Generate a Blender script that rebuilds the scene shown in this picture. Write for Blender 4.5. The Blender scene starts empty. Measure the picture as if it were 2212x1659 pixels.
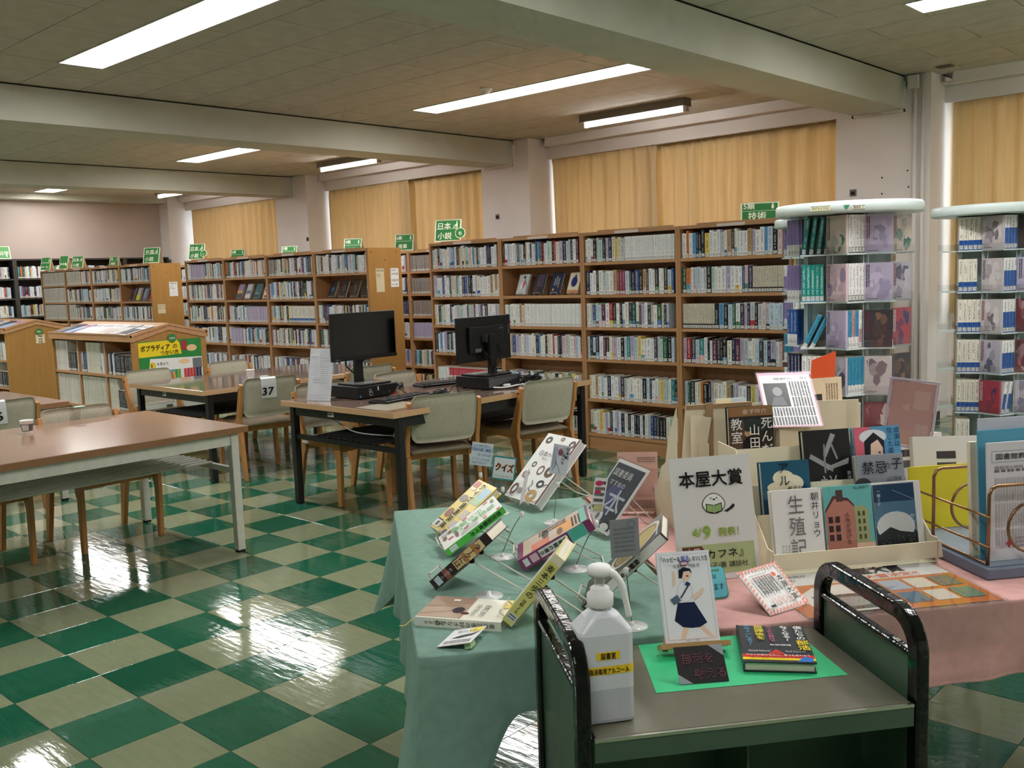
import bpy, math, random
import numpy as np
from mathutils import Matrix, Vector
R = math.radians
D = bpy.data
scene = bpy.context.scene
COL = scene.collection
rnd = random.Random(7)

# ------------------------------------------------------------------ camera, world, exposure
YAW, PITCH, ROLL, CAM, FPX = .750204, .1146, -.03561, (4.0840, -1.7277, 1.4303), 2057.55
cF = Vector((-math.sin(YAW)*math.cos(PITCH), math.cos(YAW)*math.cos(PITCH), -math.sin(PITCH)))
cr = Vector((math.cos(YAW), math.sin(YAW), 0)); cu = cr.cross(cF)
cR = cr*math.cos(ROLL)+cu*math.sin(ROLL); cU = -cr*math.sin(ROLL)+cu*math.cos(ROLL)
cam = D.objects.new('camera', D.cameras.new('camera')); COL.objects.link(cam)
cam.data.sensor_fit = 'HORIZONTAL'; cam.data.sensor_width = 36; cam.data.lens = FPX/2212*36
cam.data.clip_start = .05; cam.data.clip_end = 100
M = Matrix.Identity(4)
for i in range(3):
    M[i][0], M[i][1], M[i][2], M[i][3] = cR[i], cU[i], -cF[i], CAM[i]
cam.matrix_world = M
scene.camera = cam
def project(P):
    d = Vector(P)-Vector(CAM); z = d.dot(cF)
    if z <= .05: return None
    return 1106+FPX*d.dot(cR)/z, 829.5-FPX*d.dot(cU)/z, z

world = D.worlds.new('daylight'); scene.world = world; world.use_nodes = True
bg = world.node_tree.nodes['Background']
bg.inputs[0].default_value = (.90, .95, 1.0, 1); bg.inputs[1].default_value = 3.0
vs = scene.view_settings
vs.view_transform = 'Standard'; vs.look = 'None'; vs.gamma = 1; vs.use_curve_mapping = False
vs.exposure = 0.44
cy = scene.cycles; cy.max_bounces = 5; cy.diffuse_bounces = 3; cy.adaptive_threshold = .08; cy.adaptive_min_samples = 12; cy.use_light_tree = False; cy.glossy_bounces = 3; cy.transparent_max_bounces = 16; cy.transmission_bounces = 4; cy.caustics_reflective = False; cy.caustics_refractive = False
LAMP = 20.0      # emission of the ceiling lamps' diffusers

# ------------------------------------------------------------------ materials
def lin(c):
    return tuple(((x/255)/12.92 if x/255 <= .04045 else ((x/255+.055)/1.055)**2.4) for x in c)
class NT:
    def __init__(s, name):
        s.m = D.materials.new(name); s.m.use_nodes = True
        s.t = s.m.node_tree; s.n = s.t.nodes; s.b = s.n['Principled BSDF']; s.out = s.n['Material Output']
    def add(s, typ, **kw):
        n = s.n.new(typ)
        for k, v in kw.items(): setattr(n, k, v)
        return n
    def link(s, a, b): s.t.links.new(a, b)
    def math(s, op, a, b=None, clamp=False):
        n = s.add('ShaderNodeMath', operation=op, use_clamp=clamp)
        for i, x in enumerate((a, b)):
            if x is None: continue
            if isinstance(x, (int, float)): n.inputs[i].default_value = x
            else: s.link(x, n.inputs[i])
        return n.outputs[0]
    def mix(s, fac, a, b, blend='MIX'):
        n = s.add('ShaderNodeMix', data_type='RGBA', blend_type=blend)
        for i, x in ((0, fac), (6, a), (7, b)):
            if isinstance(x, (int, float)): n.inputs[i].default_value = x
            elif isinstance(x, tuple): n.inputs[i].default_value = (*x[:3], 1)
            else: s.link(x, n.inputs[i])
        return n.outputs[2]
    def noise(s, vec, scale, detail=3, rough=.5):
        n = s.add('ShaderNodeTexNoise'); n.inputs['Scale'].default_value = scale
        n.inputs['Detail'].default_value = detail; n.inputs['Roughness'].default_value = rough
        if vec is not None: s.link(vec, n.inputs['Vector'])
        return n.outputs[0]
    def coord(s, kind='Object', scale=(1, 1, 1)):
        c = s.add('ShaderNodeTexCoord'); mp = s.add('ShaderNodeMapping'); mp.inputs['Scale'].default_value = scale
        s.link(c.outputs[kind], mp.inputs[0]); return mp.outputs[0]
    def bump(s, h, strength, dist=.01):
        b = s.add('ShaderNodeBump'); b.inputs['Strength'].default_value = strength; b.inputs['Distance'].default_value = dist
        s.link(h, b.inputs['Height']); s.link(b.outputs[0], s.b.inputs['Normal'])
    def ramp(s, fac, lo, hi):
        n = s.add('ShaderNodeMapRange'); s.link(fac, n.inputs[0]); n.inputs[1].default_value = lo; n.inputs[2].default_value = hi
        return n.outputs[0]
_mc = {}
def cm(c, rough=.55, spec=.4, metal=0):
    k = (tuple(c), rough, spec, metal)
    if k not in _mc:
        t = NT('paint_%d_%d_%d' % tuple(c)); b = t.b
        b.inputs['Base Color'].default_value = (*lin(c), 1); b.inputs['Roughness'].default_value = rough
        b.inputs['Specular IOR Level'].default_value = spec; b.inputs['Metallic'].default_value = metal
        _mc[k] = t.m
    return _mc[k]
def surf(name, c1, c2, scale=8, rough=.6, spec=.4, bump=0, bscale=60, detail=4, stretch=(1, 1, 1), contrast=(.35, .65), coord='Object', metal=0, rvar=0):
    t = NT(name); v = t.coord(coord, stretch)
    f = t.ramp(t.noise(v, scale, detail), *contrast)
    t.link(t.mix(f, lin(c1), lin(c2)), t.b.inputs['Base Color'])
    t.b.inputs['Roughness'].default_value = rough; t.b.inputs['Specular IOR Level'].default_value = spec; t.b.inputs['Metallic'].default_value = metal
    if rvar: t.link(t.math('ADD', t.math('MULTIPLY', t.noise(v, scale*2.3, 3), rvar), rough-rvar/2), t.b.inputs['Roughness'])
    if bump: t.bump(t.noise(v, bscale, 3), bump)
    return t.m
def woodmat(name, c1, c2, axis, rough=.42, spec=.4):
    st = [22, 22, 22]; st[axis] = 1.1
    t = NT(name); v = t.coord('Object', tuple(st)); 
    f = t.ramp(t.noise(v, 1.6, 5, .6), .3, .72)
    col = t.mix(f, lin(c1), lin(c2))
    i = t.add('ShaderNodeObjectInfo')
    hs = t.add('ShaderNodeHueSaturation'); t.link(col, hs.inputs['Color'])
    t.link(t.math('ADD', t.math('MULTIPLY', i.outputs['Random'], .14), .93), hs.inputs['Value'])
    t.link(hs.outputs[0], t.b.inputs['Base Color'])
    t.b.inputs['Roughness'].default_value = rough; t.b.inputs['Specular IOR Level'].default_value = spec
    return t.m
def clearmat(name, tint=(.97, .98, .98), rough=.05, gloss=1.0):
    t = NT(name); t.n.remove(t.b)
    tr = t.add('ShaderNodeBsdfTransparent'); tr.inputs[0].default_value = (*tint, 1)
    gl = t.add('ShaderNodeBsdfGlossy'); gl.inputs['Roughness'].default_value = rough
    lw = t.add('ShaderNodeLayerWeight'); lw.inputs[0].default_value = .5
    fr = t.math('ADD', t.math('MULTIPLY', t.math('POWER', lw.outputs['Facing'], 5.), .9), .035)
    mx = t.add('ShaderNodeMixShader'); t.link(t.math('MULTIPLY', fr, gloss, True), mx.inputs[0]); t.link(tr.outputs[0], mx.inputs[1]); t.link(gl.outputs[0], mx.inputs[2])
    t.link(mx.outputs[0], t.out.inputs[0]); return t.m
def emitmat(name, col, strength):
    t = NT(name); t.b.inputs['Base Color'].default_value = (.8, .8, .8, 1)
    t.b.inputs['Emission Color'].default_value = (*col, 1); t.b.inputs['Emission Strength'].default_value = strength
    return t.m
MT = {}
MT['oakX'] = woodmat('oak_along_x', (184, 136, 92), (202, 154, 110), 0)
MT['oakZ'] = woodmat('oak_along_z', (180, 132, 88), (198, 150, 106), 2)
MT['oakEnd'] = woodmat('ochre_end_panel', (168, 122, 64), (180, 134, 72), 2)
MT['oakBack'] = woodmat('oak_back_panel', (172, 128, 92), (186, 142, 104), 2)
MT['chairwood'] = woodmat('chair_beech', (182, 124, 70), (200, 144, 88), 2, .4)
MT['easelwood'] = woodmat('easel_pine', (190, 140, 92), (208, 162, 112), 0)
MT['fabric'] = surf('chair_back_fabric', (178, 172, 152), (190, 184, 164), 90, .9, .2, .25, 500)
MT['seatfabric'] = surf('chair_seat_fabric', (140, 126, 108), (152, 138, 118), 90, .9, .2, .25, 500)
MT['tabletopA'] = surf('brown_laminate', (146, 114, 96), (158, 126, 106), 3, .16, .5, 0, stretch=(1, .15, 1))
MT['tabletopB'] = surf('glossy_brown_laminate', (112, 92, 82), (126, 104, 92), 3, .08, .6, 0, stretch=(1, .15, 1))
MT['tableedge'] = cm((206, 166, 124), .4)
MT['blacksteel'] = surf('black_steel', (20, 20, 22), (30, 30, 32), 30, .35, .5)
MT['whitesteel'] = surf('ivory_steel', (206, 204, 192), (216, 214, 202), 20, .4, .5)
MT['greysteel'] = surf('grey_steel', (178, 176, 168), (190, 188, 180), 20, .4, .5)
MT['wall'] = surf('painted_wall', (232, 224, 219), (238, 230, 225), 2, .75, .2, .05, 120)
MT['farwall'] = surf('far_wall_gloss_paint', (196, 180, 170), (202, 186, 176), 1.5, .35, .4)
MT['beam'] = surf('beam_paint', (198, 198, 184), (206, 206, 192), 2, .7, .25, .04, 120)
MT['ceilpanel'] = surf('ceiling_board', (196, 191, 180), (206, 201, 190), 6, .85, .15, .12, 220)
MT['gap'] = cm((46, 42, 36), .9)
MT['slit'] = cm((206, 200, 186), .8)
MT['baseboard'] = cm((58, 62, 54), .6)
MT['grout'] = cm((62, 74, 60), .6)
def tilemat(name, c1, c2):
    t = NT(name); i = t.add('ShaderNodeObjectInfo'); v = t.coord('Object', (1, 1, 1))
    va = t.add('ShaderNodeVectorMath', operation='ADD'); t.link(v, va.inputs[0])
    cx = t.add('ShaderNodeCombineXYZ'); t.link(t.math('MULTIPLY', i.outputs['Random'], 40.), cx.inputs[0]); t.link(cx.outputs[0], va.inputs[1])
    vv = va.outputs[0]
    st = t.add('ShaderNodeMapping'); st.inputs['Scale'].default_value = (2.5, 14, 1); t.link(vv, st.inputs[0])
    f = t.ramp(t.noise(st.outputs[0], 3, 5, .65), .3, .75)
    col = t.mix(f, lin(c1), lin(c2))
    sc = t.ramp(t.noise(vv, 26, 6, .75), .66, .74)
    col = t.mix(t.math('MULTIPLY', sc, .35), col, lin((50, 52, 44)))
    hs = t.add('ShaderNodeHueSaturation'); t.link(col, hs.inputs['Color']); t.link(t.math('ADD', t.math('MULTIPLY', i.outputs['Random'], .26), .87), hs.inputs['Value'])
    t.link(hs.outputs[0], t.b.inputs['Base Color'])
    t.link(t.math('ADD', t.math('MULTIPLY', t.noise(vv, 9, 4), .10), .03), t.b.inputs['Roughness'])
    t.b.inputs['Specular IOR Level'].default_value = .75
    h = t.math('ADD', t.math('MULTIPLY', t.noise(st.outputs[0], 2.2, 3), 1.0), t.math('MULTIPLY', t.noise(vv, 30, 3), .25))
    t.bump(h, .13, .006)
    return t.m
MT['tiled'] = tilemat('green_vinyl_tile', (24, 92, 66), (40, 104, 80))
MT['tilel'] = tilemat('pale_olive_vinyl_tile', (128, 138, 108), (144, 150, 118))
def curtainmat():
    t = NT('ochre_curtain'); t.n.remove(t.b); v = t.coord('Object', (30, 30, 1.2))
    col = t.mix(t.ramp(t.noise(v, 2, 3), .3, .7), lin((232, 204, 156)), lin((240, 214, 168)))
    df = t.add('ShaderNodeBsdfDiffuse'); tl = t.add('ShaderNodeBsdfTranslucent'); mx = t.add('ShaderNodeMixShader'); mx.inputs[0].default_value = .28
    t.link(col, df.inputs[0]); t.link(col, tl.inputs[0]); t.link(df.outputs[0], mx.inputs[1]); t.link(tl.outputs[0], mx.inputs[2]); t.link(mx.outputs[0], t.out.inputs[0])
    return t.m
MT['curtain'] = curtainmat()
MT['glass'] = clearmat('window_glass', (.92, .95, .96), .02)
MT['acrylic'] = clearmat('clear_acrylic', (.975, .98, .98), .04)
MT['film'] = clearmat('clear_film', (.99, .99, .99), .2, .25)
MT['lamp'] = emitmat('lamp_diffuser', (1.0, .985, .97), LAMP)
MT['tube'] = emitmat('lamp_tube', (1.0, .985, .97), LAMP*.9)
MT['mint'] = surf('mint_plastic', (222, 236, 234), (228, 240, 238), 10, .3, .5)
MT['mintdark'] = surf('mint_panel', (206, 222, 222), (212, 228, 228), 10, .35, .5)
MT['greencloth'] = surf('sage_cloth', (128, 162, 148), (136, 170, 156), 40, .85, .2, .12, 700)
MT['pinkcloth'] = surf('pink_cloth', (214, 164, 158), (222, 172, 166), 40, .85, .2, .12, 700)
MT['cartgreen'] = surf('cart_green_enamel', (72, 96, 78), (80, 104, 86), 12, .35, .5)
MT['carttray'] = surf('cart_tray_linoleum', (100, 98, 80), (110, 108, 90), 7, .3, .45, .03, 90)
MT['blackgloss'] = surf('black_gloss_tube', (8, 8, 9), (12, 12, 13), 30, .12, .6, .15, 40)
MT['chrome'] = cm((236, 232, 224), .22, .5, 1)
MT['goldwire'] = cm((160, 124, 92), .28, .5, 1)
MT['wire'] = cm((214, 210, 196), .35, .5)
MT['paper'] = surf('page_block', (234, 228, 210), (222, 214, 194), 3, .9, .1, 0, stretch=(1, 1, 300))
MT['white'] = cm((240, 240, 238), .6)
MT['cream'] = surf('cream_cardboard', (236, 226, 196), (242, 232, 204), 8, .8, .2)
MT['kraft'] = cm((170, 140, 102), .85)
MT['blackplastic'] = surf('black_plastic', (16, 16, 18), (22, 22, 24), 40, .4, .45)
MT['screen'] = cm((5, 5, 7), .12, .5)
MT['bluesteel'] = surf('slate_blue_steel', (104, 116, 138), (112, 124, 146), 20, .4, .5)
MT['darkshelf'] = surf('dark_steel_shelf', (66, 62, 56), (74, 70, 64), 20, .5, .4)
MT['rubber'] = cm((24, 24, 24), .8)

# ------------------------------------------------------------------ mesh builder and scene helpers
class MB:
    def __init__(s): s.v = []; s.f = []; s.mi = []
    def face(s, pts, m=0):
        b = len(s.v); s.v += [tuple(p) for p in pts]; s.f.append(tuple(range(b, b+len(pts)))); s.mi.append(m); return s
    def box(s, x0, y0, z0, x1, y1, z1, m=0, M=None):
        b = len(s.v)
        P = [(x, y, z) for z in (z0, z1) for y in (y0, y1) for x in (x0, x1)]
        if M is not None: P = [tuple(M @ Vector(p)) for p in P]
        s.v += P
        for q in ((0, 2, 3, 1), (4, 5, 7, 6), (0, 1, 5, 4), (2, 6, 7, 3), (0, 4, 6, 2), (1, 3, 7, 5)):
            s.f.append(tuple(b+i for i in q)); s.mi.append(m)
        return s
    def prism(s, poly, f, d0, d1, m=0):
        """poly: 2D points ccw; f(a,b,d)->xyz"""
        b = len(s.v); n = len(poly)
        s.v += [tuple(f(a, c, d0)) for a, c in poly]+[tuple(f(a, c, d1)) for a, c in poly]
        s.f.append(tuple(b+i for i in reversed(range(n)))); s.mi.append(m)
        s.f.append(tuple(b+n+i for i in range(n))); s.mi.append(m)
        for i in range(n):
            j = (i+1) % n; s.f.append((b+i, b+j, b+n+j, b+n+i)); s.mi.append(m)
        return s
    def tube(s, pts, r, seg=6, m=0, closed=False, rect=None):
        P = [Vector(p) for p in pts]; n = len(P); b = len(s.v)
        prev = None
        for i in range(n):
            if closed: t = (P[(i+1) % n]-P[i-1])
            else: t = P[min(i+1, n-1)]-P[max(i-1, 0)]
            t.normalize()
            if prev is None:
                a = Vector((0, 0, 1)) if abs(t.z) < .9 else Vector((1, 0, 0))
                u = t.cross(a).normalized()
            else:
                u = (prev-t*prev.dot(t))
                if u.length < 1e-6: u = t.orthogonal()
                u.normalize()
            prev = u; w = t.cross(u)
            rr = r[i] if isinstance(r, (list, tuple)) else r
            for k in range(seg):
                a = 2*math.pi*k/seg; s.v.append(tuple(P[i]+u*(math.cos(a)*rr)+w*(math.sin(a)*rr)))
        for i in range(n if closed else n-1):
            j = (i+1) % n
            for k in range(seg):
                l = (k+1) % seg; s.f.append((b+i*seg+k, b+i*seg+l, b+j*seg+l, b+j*seg+k)); s.mi.append(m)
        if not closed:
            s.f.append(tuple(b+k for k in reversed(range(seg)))); s.mi.append(m)
            s.f.append(tuple(b+(n-1)*seg+k for k in range(seg))); s.mi.append(m)
        return s
    def lathe(s, prof, c=(0, 0, 0), seg=20, m=0, caps=True):
        b = len(s.v); n = len(prof)
        for r_, z in prof:
            for k in range(seg):
                a = 2*math.pi*k/seg; s.v.append((c[0]+r_*math.cos(a), c[1]+r_*math.sin(a), c[2]+z))
        for i in range(n-1):
            for k in range(seg):
                l = (k+1) % seg; s.f.append((b+i*seg+k, b+i*seg+l, b+(i+1)*seg+l, b+(i+1)*seg+k)); s.mi.append(m)
        if caps:
            s.f.append(tuple(b+k for k in reversed(range(seg)))); s.mi.append(m)
            s.f.append(tuple(b+(n-1)*seg+k for k in range(seg))); s.mi.append(m)
        return s
    def mesh(s, name, mats, smooth=False):
        me = D.meshes.new(name); me.from_pydata(s.v, [], s.f)
        if not isinstance(mats, (list, tuple)): mats = [mats]
        for m in mats: me.materials.append(MT[m] if isinstance(m, str) else m)
        if len(mats) > 1: me.polygons.foreach_set('material_index', s.mi)
        if smooth: me.polygons.foreach_set('use_smooth', [True]*len(s.f))
        me.update(); return me
    def build(s, name, mats, parent=None, smooth=False, loc=None, M=None):
        return link(name, s.mesh(name, mats, smooth), parent, loc, M)
CH = {}
def link(name, data, parent=None, loc=None, M=None):
    o = D.objects.new(name, data); COL.objects.link(o)
    if parent is not None: o.parent = parent; CH.setdefault(parent.name, []).append(o)
    if M is not None: o.matrix_local = M
    elif loc is not None: o.location = loc
    return o
def tag(o, label, cat=None, group=None, kind=None):
    if label: o['label'] = label
    if cat: o['category'] = cat
    if group: o['group'] = group
    if kind: o['kind'] = kind
    return o
def thing(name, label, cat, loc=(0, 0, 0), rz=0, group=None, M=None):
    o = link(name, None); o.empty_display_size = .1
    if M is not None: o.matrix_world = M
    else: o.location = loc; o.rotation_euler = (0, 0, rz)
    return tag(o, label, cat, group)
def struct(o): o['kind'] = 'structure'; return o
def copy_tree(o, parent=None):
    c = o.copy(); COL.objects.link(c); c.parent = parent
    if parent is not None: CH.setdefault(parent.name, []).append(c)
    for ch in CH.get(o.name, []): copy_tree(ch, c)
    return c
def bevel(o, w=.004, seg=2):
    m = o.modifiers.new('bevel', 'BEVEL'); m.width = w; m.segments = seg; m.limit_method = 'ANGLE'; return o
def frame(O, U, V):
    U = Vector(U).normalized(); V = Vector(V); V = (V-U*V.dot(U)).normalized(); N = U.cross(V)
    m = Matrix.Identity(4)
    for i in range(3): m[i][0], m[i][1], m[i][2], m[i][3] = U[i], V[i], N[i], O[i]
    return m
# display-table frame: u along the table front, v away from the viewer
TH = R(52); E1 = Vector((math.cos(TH), math.sin(TH), 0)); E2 = Vector((-math.sin(TH), math.cos(TH), 0)); G0 = Vector((2.732, -.565, 0))
def G(u, v, z=.7): return G0+E1*u+E2*v+Vector((0, 0, z))
GM = Matrix.Translation(G0) @ Matrix.Rotation(TH, 4, 'Z')

# ------------------------------------------------------------------ lettering and flat print
_tc = {}
def textdata(s, bold=0):
    k = (s, bold)
    if k not in _tc:
        c = D.curves.new('lettering', 'FONT'); c.body = s; c.resolution_u = 2; c.offset = bold
        o = D.objects.new('lettering', c); me = o.to_mesh()
        V = np.array([v.co[:2] for v in me.vertices], float).reshape(-1, 2); F = [tuple(p.vertices) for p in me.polygons]
        o.to_mesh_clear(); D.objects.remove(o); D.curves.remove(c)
        _tc[k] = (V, F)
    return _tc[k]
def textgeo(s, x, y, size, vertical=False, bold=0, **kw):
    V, F = textgeo0(s, x, y, size, vertical, 0, **kw)
    if bold and F:
        d = bold*size*.62; V0, F0 = V, F; V, F = [], []
        for dx, dy in ((-d, 0), (d, 0), (0, d), (0, -d)):
            b = len(V); V = V+[(a+dx, c+dy) for a, c in V0]; F = F+[tuple(b+i for i in f) for f in F0]
    return V, F
def textgeo0(s, x, y, size, vertical=False, bold=0, sx=1., align='L', rot=0, pitch=1.05, slant=0, width=None):
    vs_, fs = [], []
    if vertical:
        yy = y
        for ch in s:
            if ch == ' ': yy -= size*.6; continue
            V, F = textdata('|' if ch == 'ー' else ch, bold)
            if len(V):
                b = len(vs_); cx = (V[:, 0].min()+V[:, 0].max())/2
                vs_ += [(x+(a-cx)*size*sx, yy-size*.86+c*size) for a, c in V]; fs += [tuple(b+i for i in f) for f in F]
            yy -= size*pitch
    else:
        V, F = textdata(s, bold)
        if len(V):
            w = V[:, 0].max()-V[:, 0].min()
            if width: sx = width/(w*size)
            off = -V[:, 0].min() if align == 'L' else -(V[:, 0].min()+V[:, 0].max())/2
            vs_ = [(x+(a+off)*size*sx+c*size*slant, y+c*size) for a, c in V]; fs = list(F)
    if rot and vs_:
        c, sn = math.cos(rot), math.sin(rot); vs_ = [(x+(a-x)*c-(b-y)*sn, y+(a-x)*sn+(b-y)*c) for a, b in vs_]
    return vs_, fs
ID4 = Matrix.Identity(4)
def letter(parent, s, x, y, size, col, M=ID4, z=.0012, name='lettering', **kw):
    V, F = textgeo(s, x, y, size, **kw)
    if not F: return None
    n = len(V)//4 if kw.get('bold') else len(V)+1
    mb = MB(); mb.v = [(a, b, z+.00003*(i//n)) for i, (a, b) in enumerate(V)]; mb.f = F; mb.mi = [0]*len(F)
    return mb.build(name, cm(col, .7, .2) if isinstance(col, tuple) else col, parent, M=M)
def prints(parent, items, M=ID4, z0=.0003, name='printed_artwork', dz=.00012, rough=.5):
    mb = MB(); mats = []; idx = {}
    def mi(c):
        if c not in idx: idx[c] = len(mats); mats.append(cm(c, rough, .35))
        return idx[c]
    z = z0
    for it in items:
        k = it[0]; z += dz
        if k == 'r': _, x0, y0, x1, y1, c = it; mb.face([(x0, y0, z), (x1, y0, z), (x1, y1, z), (x0, y1, z)], mi(c))
        elif k == 'p': _, pts, c = it; mb.face([(a, b, z) for a, b in pts], mi(c))
        elif k == 'c':
            _, cx, cy, rx, ry, c = it; mb.face([(cx+rx*math.cos(a*math.pi/9), cy+ry*math.sin(a*math.pi/9), z) for a in range(18)], mi(c))
        elif k == 'o':   # ring
            _, cx, cy, rx, ry, th, c = it; n = 20
            for a in range(n):
                a0, a1 = 2*math.pi*a/n, 2*math.pi*(a+1)/n
                mb.face([(cx+rx*math.cos(a0), cy+ry*math.sin(a0), z), (cx+rx*math.cos(a1), cy+ry*math.sin(a1), z), (cx+(rx-th)*math.cos(a1), cy+(ry-th)*math.sin(a1), z), (cx+(rx-th)*math.cos(a0), cy+(ry-th)*math.sin(a0), z)], mi(c))
        elif k == 's':   # stroke along points
            _, pts, w, c = it
            for (ax, ay), (bx, by) in zip(pts, pts[1:]):
                dx, dy = bx-ax, by-ay; l = math.hypot(dx, dy) or 1; nx, ny = -dy/l*w/2, dx/l*w/2
                mb.face([(ax+nx, ay+ny, z), (ax-nx, ay-ny, z), (bx-nx, by-ny, z), (bx+nx, by+ny, z)], mi(c))
        elif k == 'l':   # rows of small unreadable print
            x0, y0, x1, y1, n, c = it[1:7]; r2 = random.Random(int(1e4*(x0+y0))+n); vert = (len(it) > 7)
            for i in range(n):
                p = 0
                while p < .97:
                    q = min(1, p+r2.uniform(.02, .07)); 
                    if vert:
                        cx = x0+(x1-x0)*(i+.2)/n; cx2 = x0+(x1-x0)*(i+.75)/n
                        mb.face([(cx, y1-(y1-y0)*q, z), (cx2, y1-(y1-y0)*q, z), (cx2, y1-(y1-y0)*p, z), (cx, y1-(y1-y0)*p, z)], mi(c))
                    else:
                        cy = y0+(y1-y0)*(i+.2)/n; cy2 = y0+(y1-y0)*(i+.75)/n
                        mb.face([(x0+(x1-x0)*p, cy, z), (x0+(x1-x0)*q, cy, z), (x0+(x1-x0)*q, cy2, z), (x0+(x1-x0)*p, cy2, z)], mi(c))
                    p = q+r2.uniform(.012, .03)
    o = mb.build(name, mats, parent, M=M)
    if len(items) > 1: o['kind'] = 'stuff'
    return o
# ------------------------------------------------------------------ the room
XL, XR, YB, YP, YW, HC = -12.38, 8.6, -5.6, 6.775, 7.20, 3.0     # far wall, right wall, wall behind, pillar face, window wall, ceiling
T = .303
fl = MB().box(XL-.2, YB-.2, -.06, XR+.2, YW+.25, -.0022).build('floor', 'grout'); struct(fl); fl['label'] = 'checkered green and pale olive vinyl tile floor'
def tile_mesh(name, mat):
    mb = MB(); a, b = .0008, T-.0008; e = .0009
    lo = [(a, a), (b, a), (b, b), (a, b)]; hi = [(a+e, a+e), (b-e, a+e), (b-e, b-e), (a+e, b-e)]
    mb.v = [(x, y, -.0014) for x, y in lo]+[(x, y, 0) for x, y in hi]
    mb.f = [(4, 5, 6, 7)]+[(i, (i+1) % 4, 4+(i+1) % 4, 4+i) for i in range(4)]; mb.mi = [0]*5
    return mb.mesh(name, mat)
tm = [tile_mesh('tile_pale', 'tilel'), tile_mesh('tile_green', 'tiled')]
cand = []
for i in range(int(XL/T)-1, int(XR/T)+1):
    for j in range(int(YB/T)-1, int(YW/T)+1):
        x, y = i*T, j*T
        q = [project((x+a*T, y+b*T, 0)) for a, b in ((0, 0), (1, 0), (1, 1), (0, 1))]
        area = 0
        if all(q):
            cx, cy = sum(p[0] for p in q)/4, sum(p[1] for p in q)/4
            if -60 < cx < 2270 and 600 < cy < 1720:
                area = abs(sum(q[k][0]*q[(k+1) % 4][1]-q[(k+1) % 4][0]*q[k][1] for k in range(4)))/2
                if cx > 900 and cy > 1120 and not (cx > 2020 and cy > 1460) and not (cy > 1540 and cx < 1160): area *= .02   # under the display table
                if cx > 1440 and cy < 1460: area *= .02
                if y > 4.3 or (cx < 330 and 900 < cy < 1000): area *= .05
        cand.append((area, i, j))
cand.sort(reverse=True)
for area, i, j in cand[:300]:
    o = link('tile', tm[(i+j) % 2], fl, (i*T, j*T, 0))
for par, nm in ((0, 'tile_field_pale'), (1, 'tile_field_green')):
    mb = MB(); me = tm[par]
    vv = [tuple(v.co) for v in me.vertices]; ff = [tuple(p.vertices) for p in me.polygons]
    for area, i, j in cand[300:]:
        if (i+j) % 2 != par: continue
        b = len(mb.v); mb.v += [(a+i*T, c+j*T, z) for a, c, z in vv]; mb.f += [tuple(b+k for k in f) for f in ff]; mb.mi += [0]*5
    o = mb.build(nm, 'tiled' if par else 'tilel', fl); o['kind'] = 'stuff'

# ceiling: boards laid between the beams
BX = [-8.40, -3.90, .67, 5.2]           # beam centres
ce = MB().box(XL-.2, YB-.2, HC+.07, XR+.2, YW+.25, HC+.16).build('ceiling', 'slit'); struct(ce); ce['label'] = 'boarded grey-beige ceiling'
LX = [3.02, -1.55, -6.05, -10.60, 7.1]; LY = [4.58, 1.33, -1.92, -4.6]
PW, PD = .91, .455
pan = {}
def panel(x0, y0, x1, y1):
    g = .0035; k = (round(x1-x0, 3), round(y1-y0, 3))
    if k not in pan: pan[k] = MB().box(g, g, 0, k[0]-g, k[1]-g, .006).mesh('ceiling_board', 'ceilpanel')
    return pan[k]
pl = []
edges = [XL]+sum([[b-.22, b+.22] for b in BX], [])+[XR]
for k in range(0, len(edges), 2):
    a, b = edges[k], edges[k+1]; ny = 0; y = YB
    while y < 7.0:
        x = a-(.455 if ny % 2 else 0); y1 = min(y+PD, 7.0)
        while x < b-.01:
            x0, x1 = max(x, a), min(x+PW, b)
            if x1-x0 > .05:
                # leave the lamp openings free
                cut = any(abs((y+y1)/2-ly) < .30 and x1 > lx-1.27 and x0 < lx+1.27 for lx in LX for ly in LY)
                pl.append((x0, y, x1, y1, cut))
            x += PW
        y = y1; ny += 1
def split(x0, y0, x1, y1):
    """board minus the lamp openings, as up to a few rectangles"""
    out = [(x0, y0, x1, y1)]
    for lx in LX:
        for ly in LY:
            a0, b0, a1, b1 = lx-1.262, ly-.162, lx+1.262, ly+.162; nxt = []
            for (p, q, r_, s) in out:
                if r_ <= a0 or p >= a1 or s <= b0 or q >= b1: nxt.append((p, q, r_, s)); continue
                if p < a0: nxt.append((p, q, a0, s))
                if r_ > a1: nxt.append((a1, q, r_, s))
                m0, m1 = max(p, a0), min(r_, a1)
                if q < b0: nxt.append((m0, q, m1, b0))
                if s > b1: nxt.append((m0, b1, m1, s))
            out = nxt
    return [o for o in out if o[2]-o[0] > .012 and o[3]-o[1] > .012]
rects = []
for x0, y0, x1, y1, cut in pl: rects += split(x0, y0, x1, y1)
def parea(r_):
    q = project(((r_[0]+r_[2])/2, (r_[1]+r_[3])/2, HC))
    if not q or not (-80 < q[0] < 2290 and -60 < q[1] < 470): return 0
    return (r_[2]-r_[0])*(r_[3]-r_[1])/q[2]**2
bk = MB()
for r_ in rects: bk.box(r_[0], r_[1], HC+.0055, r_[2], r_[3], HC+.008)
bk.build('joint_backing', 'slit', ce)['kind'] = 'stuff'
rects.sort(key=parea, reverse=True)
rest = MB()
for n, r_ in enumerate(rects):
    if n < 290 and parea(r_) > 0:
        link('ceiling_board', panel(*r_), ce, (r_[0], r_[1], HC-.001))
    else:
        g = .0035; rest.box(r_[0]+g, r_[1]+g, HC-.001, r_[2]-g, r_[3]-g, HC+.005)
o = rest.build('ceiling_board_field', 'ceilpanel', ce); o['kind'] = 'stuff'

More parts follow.
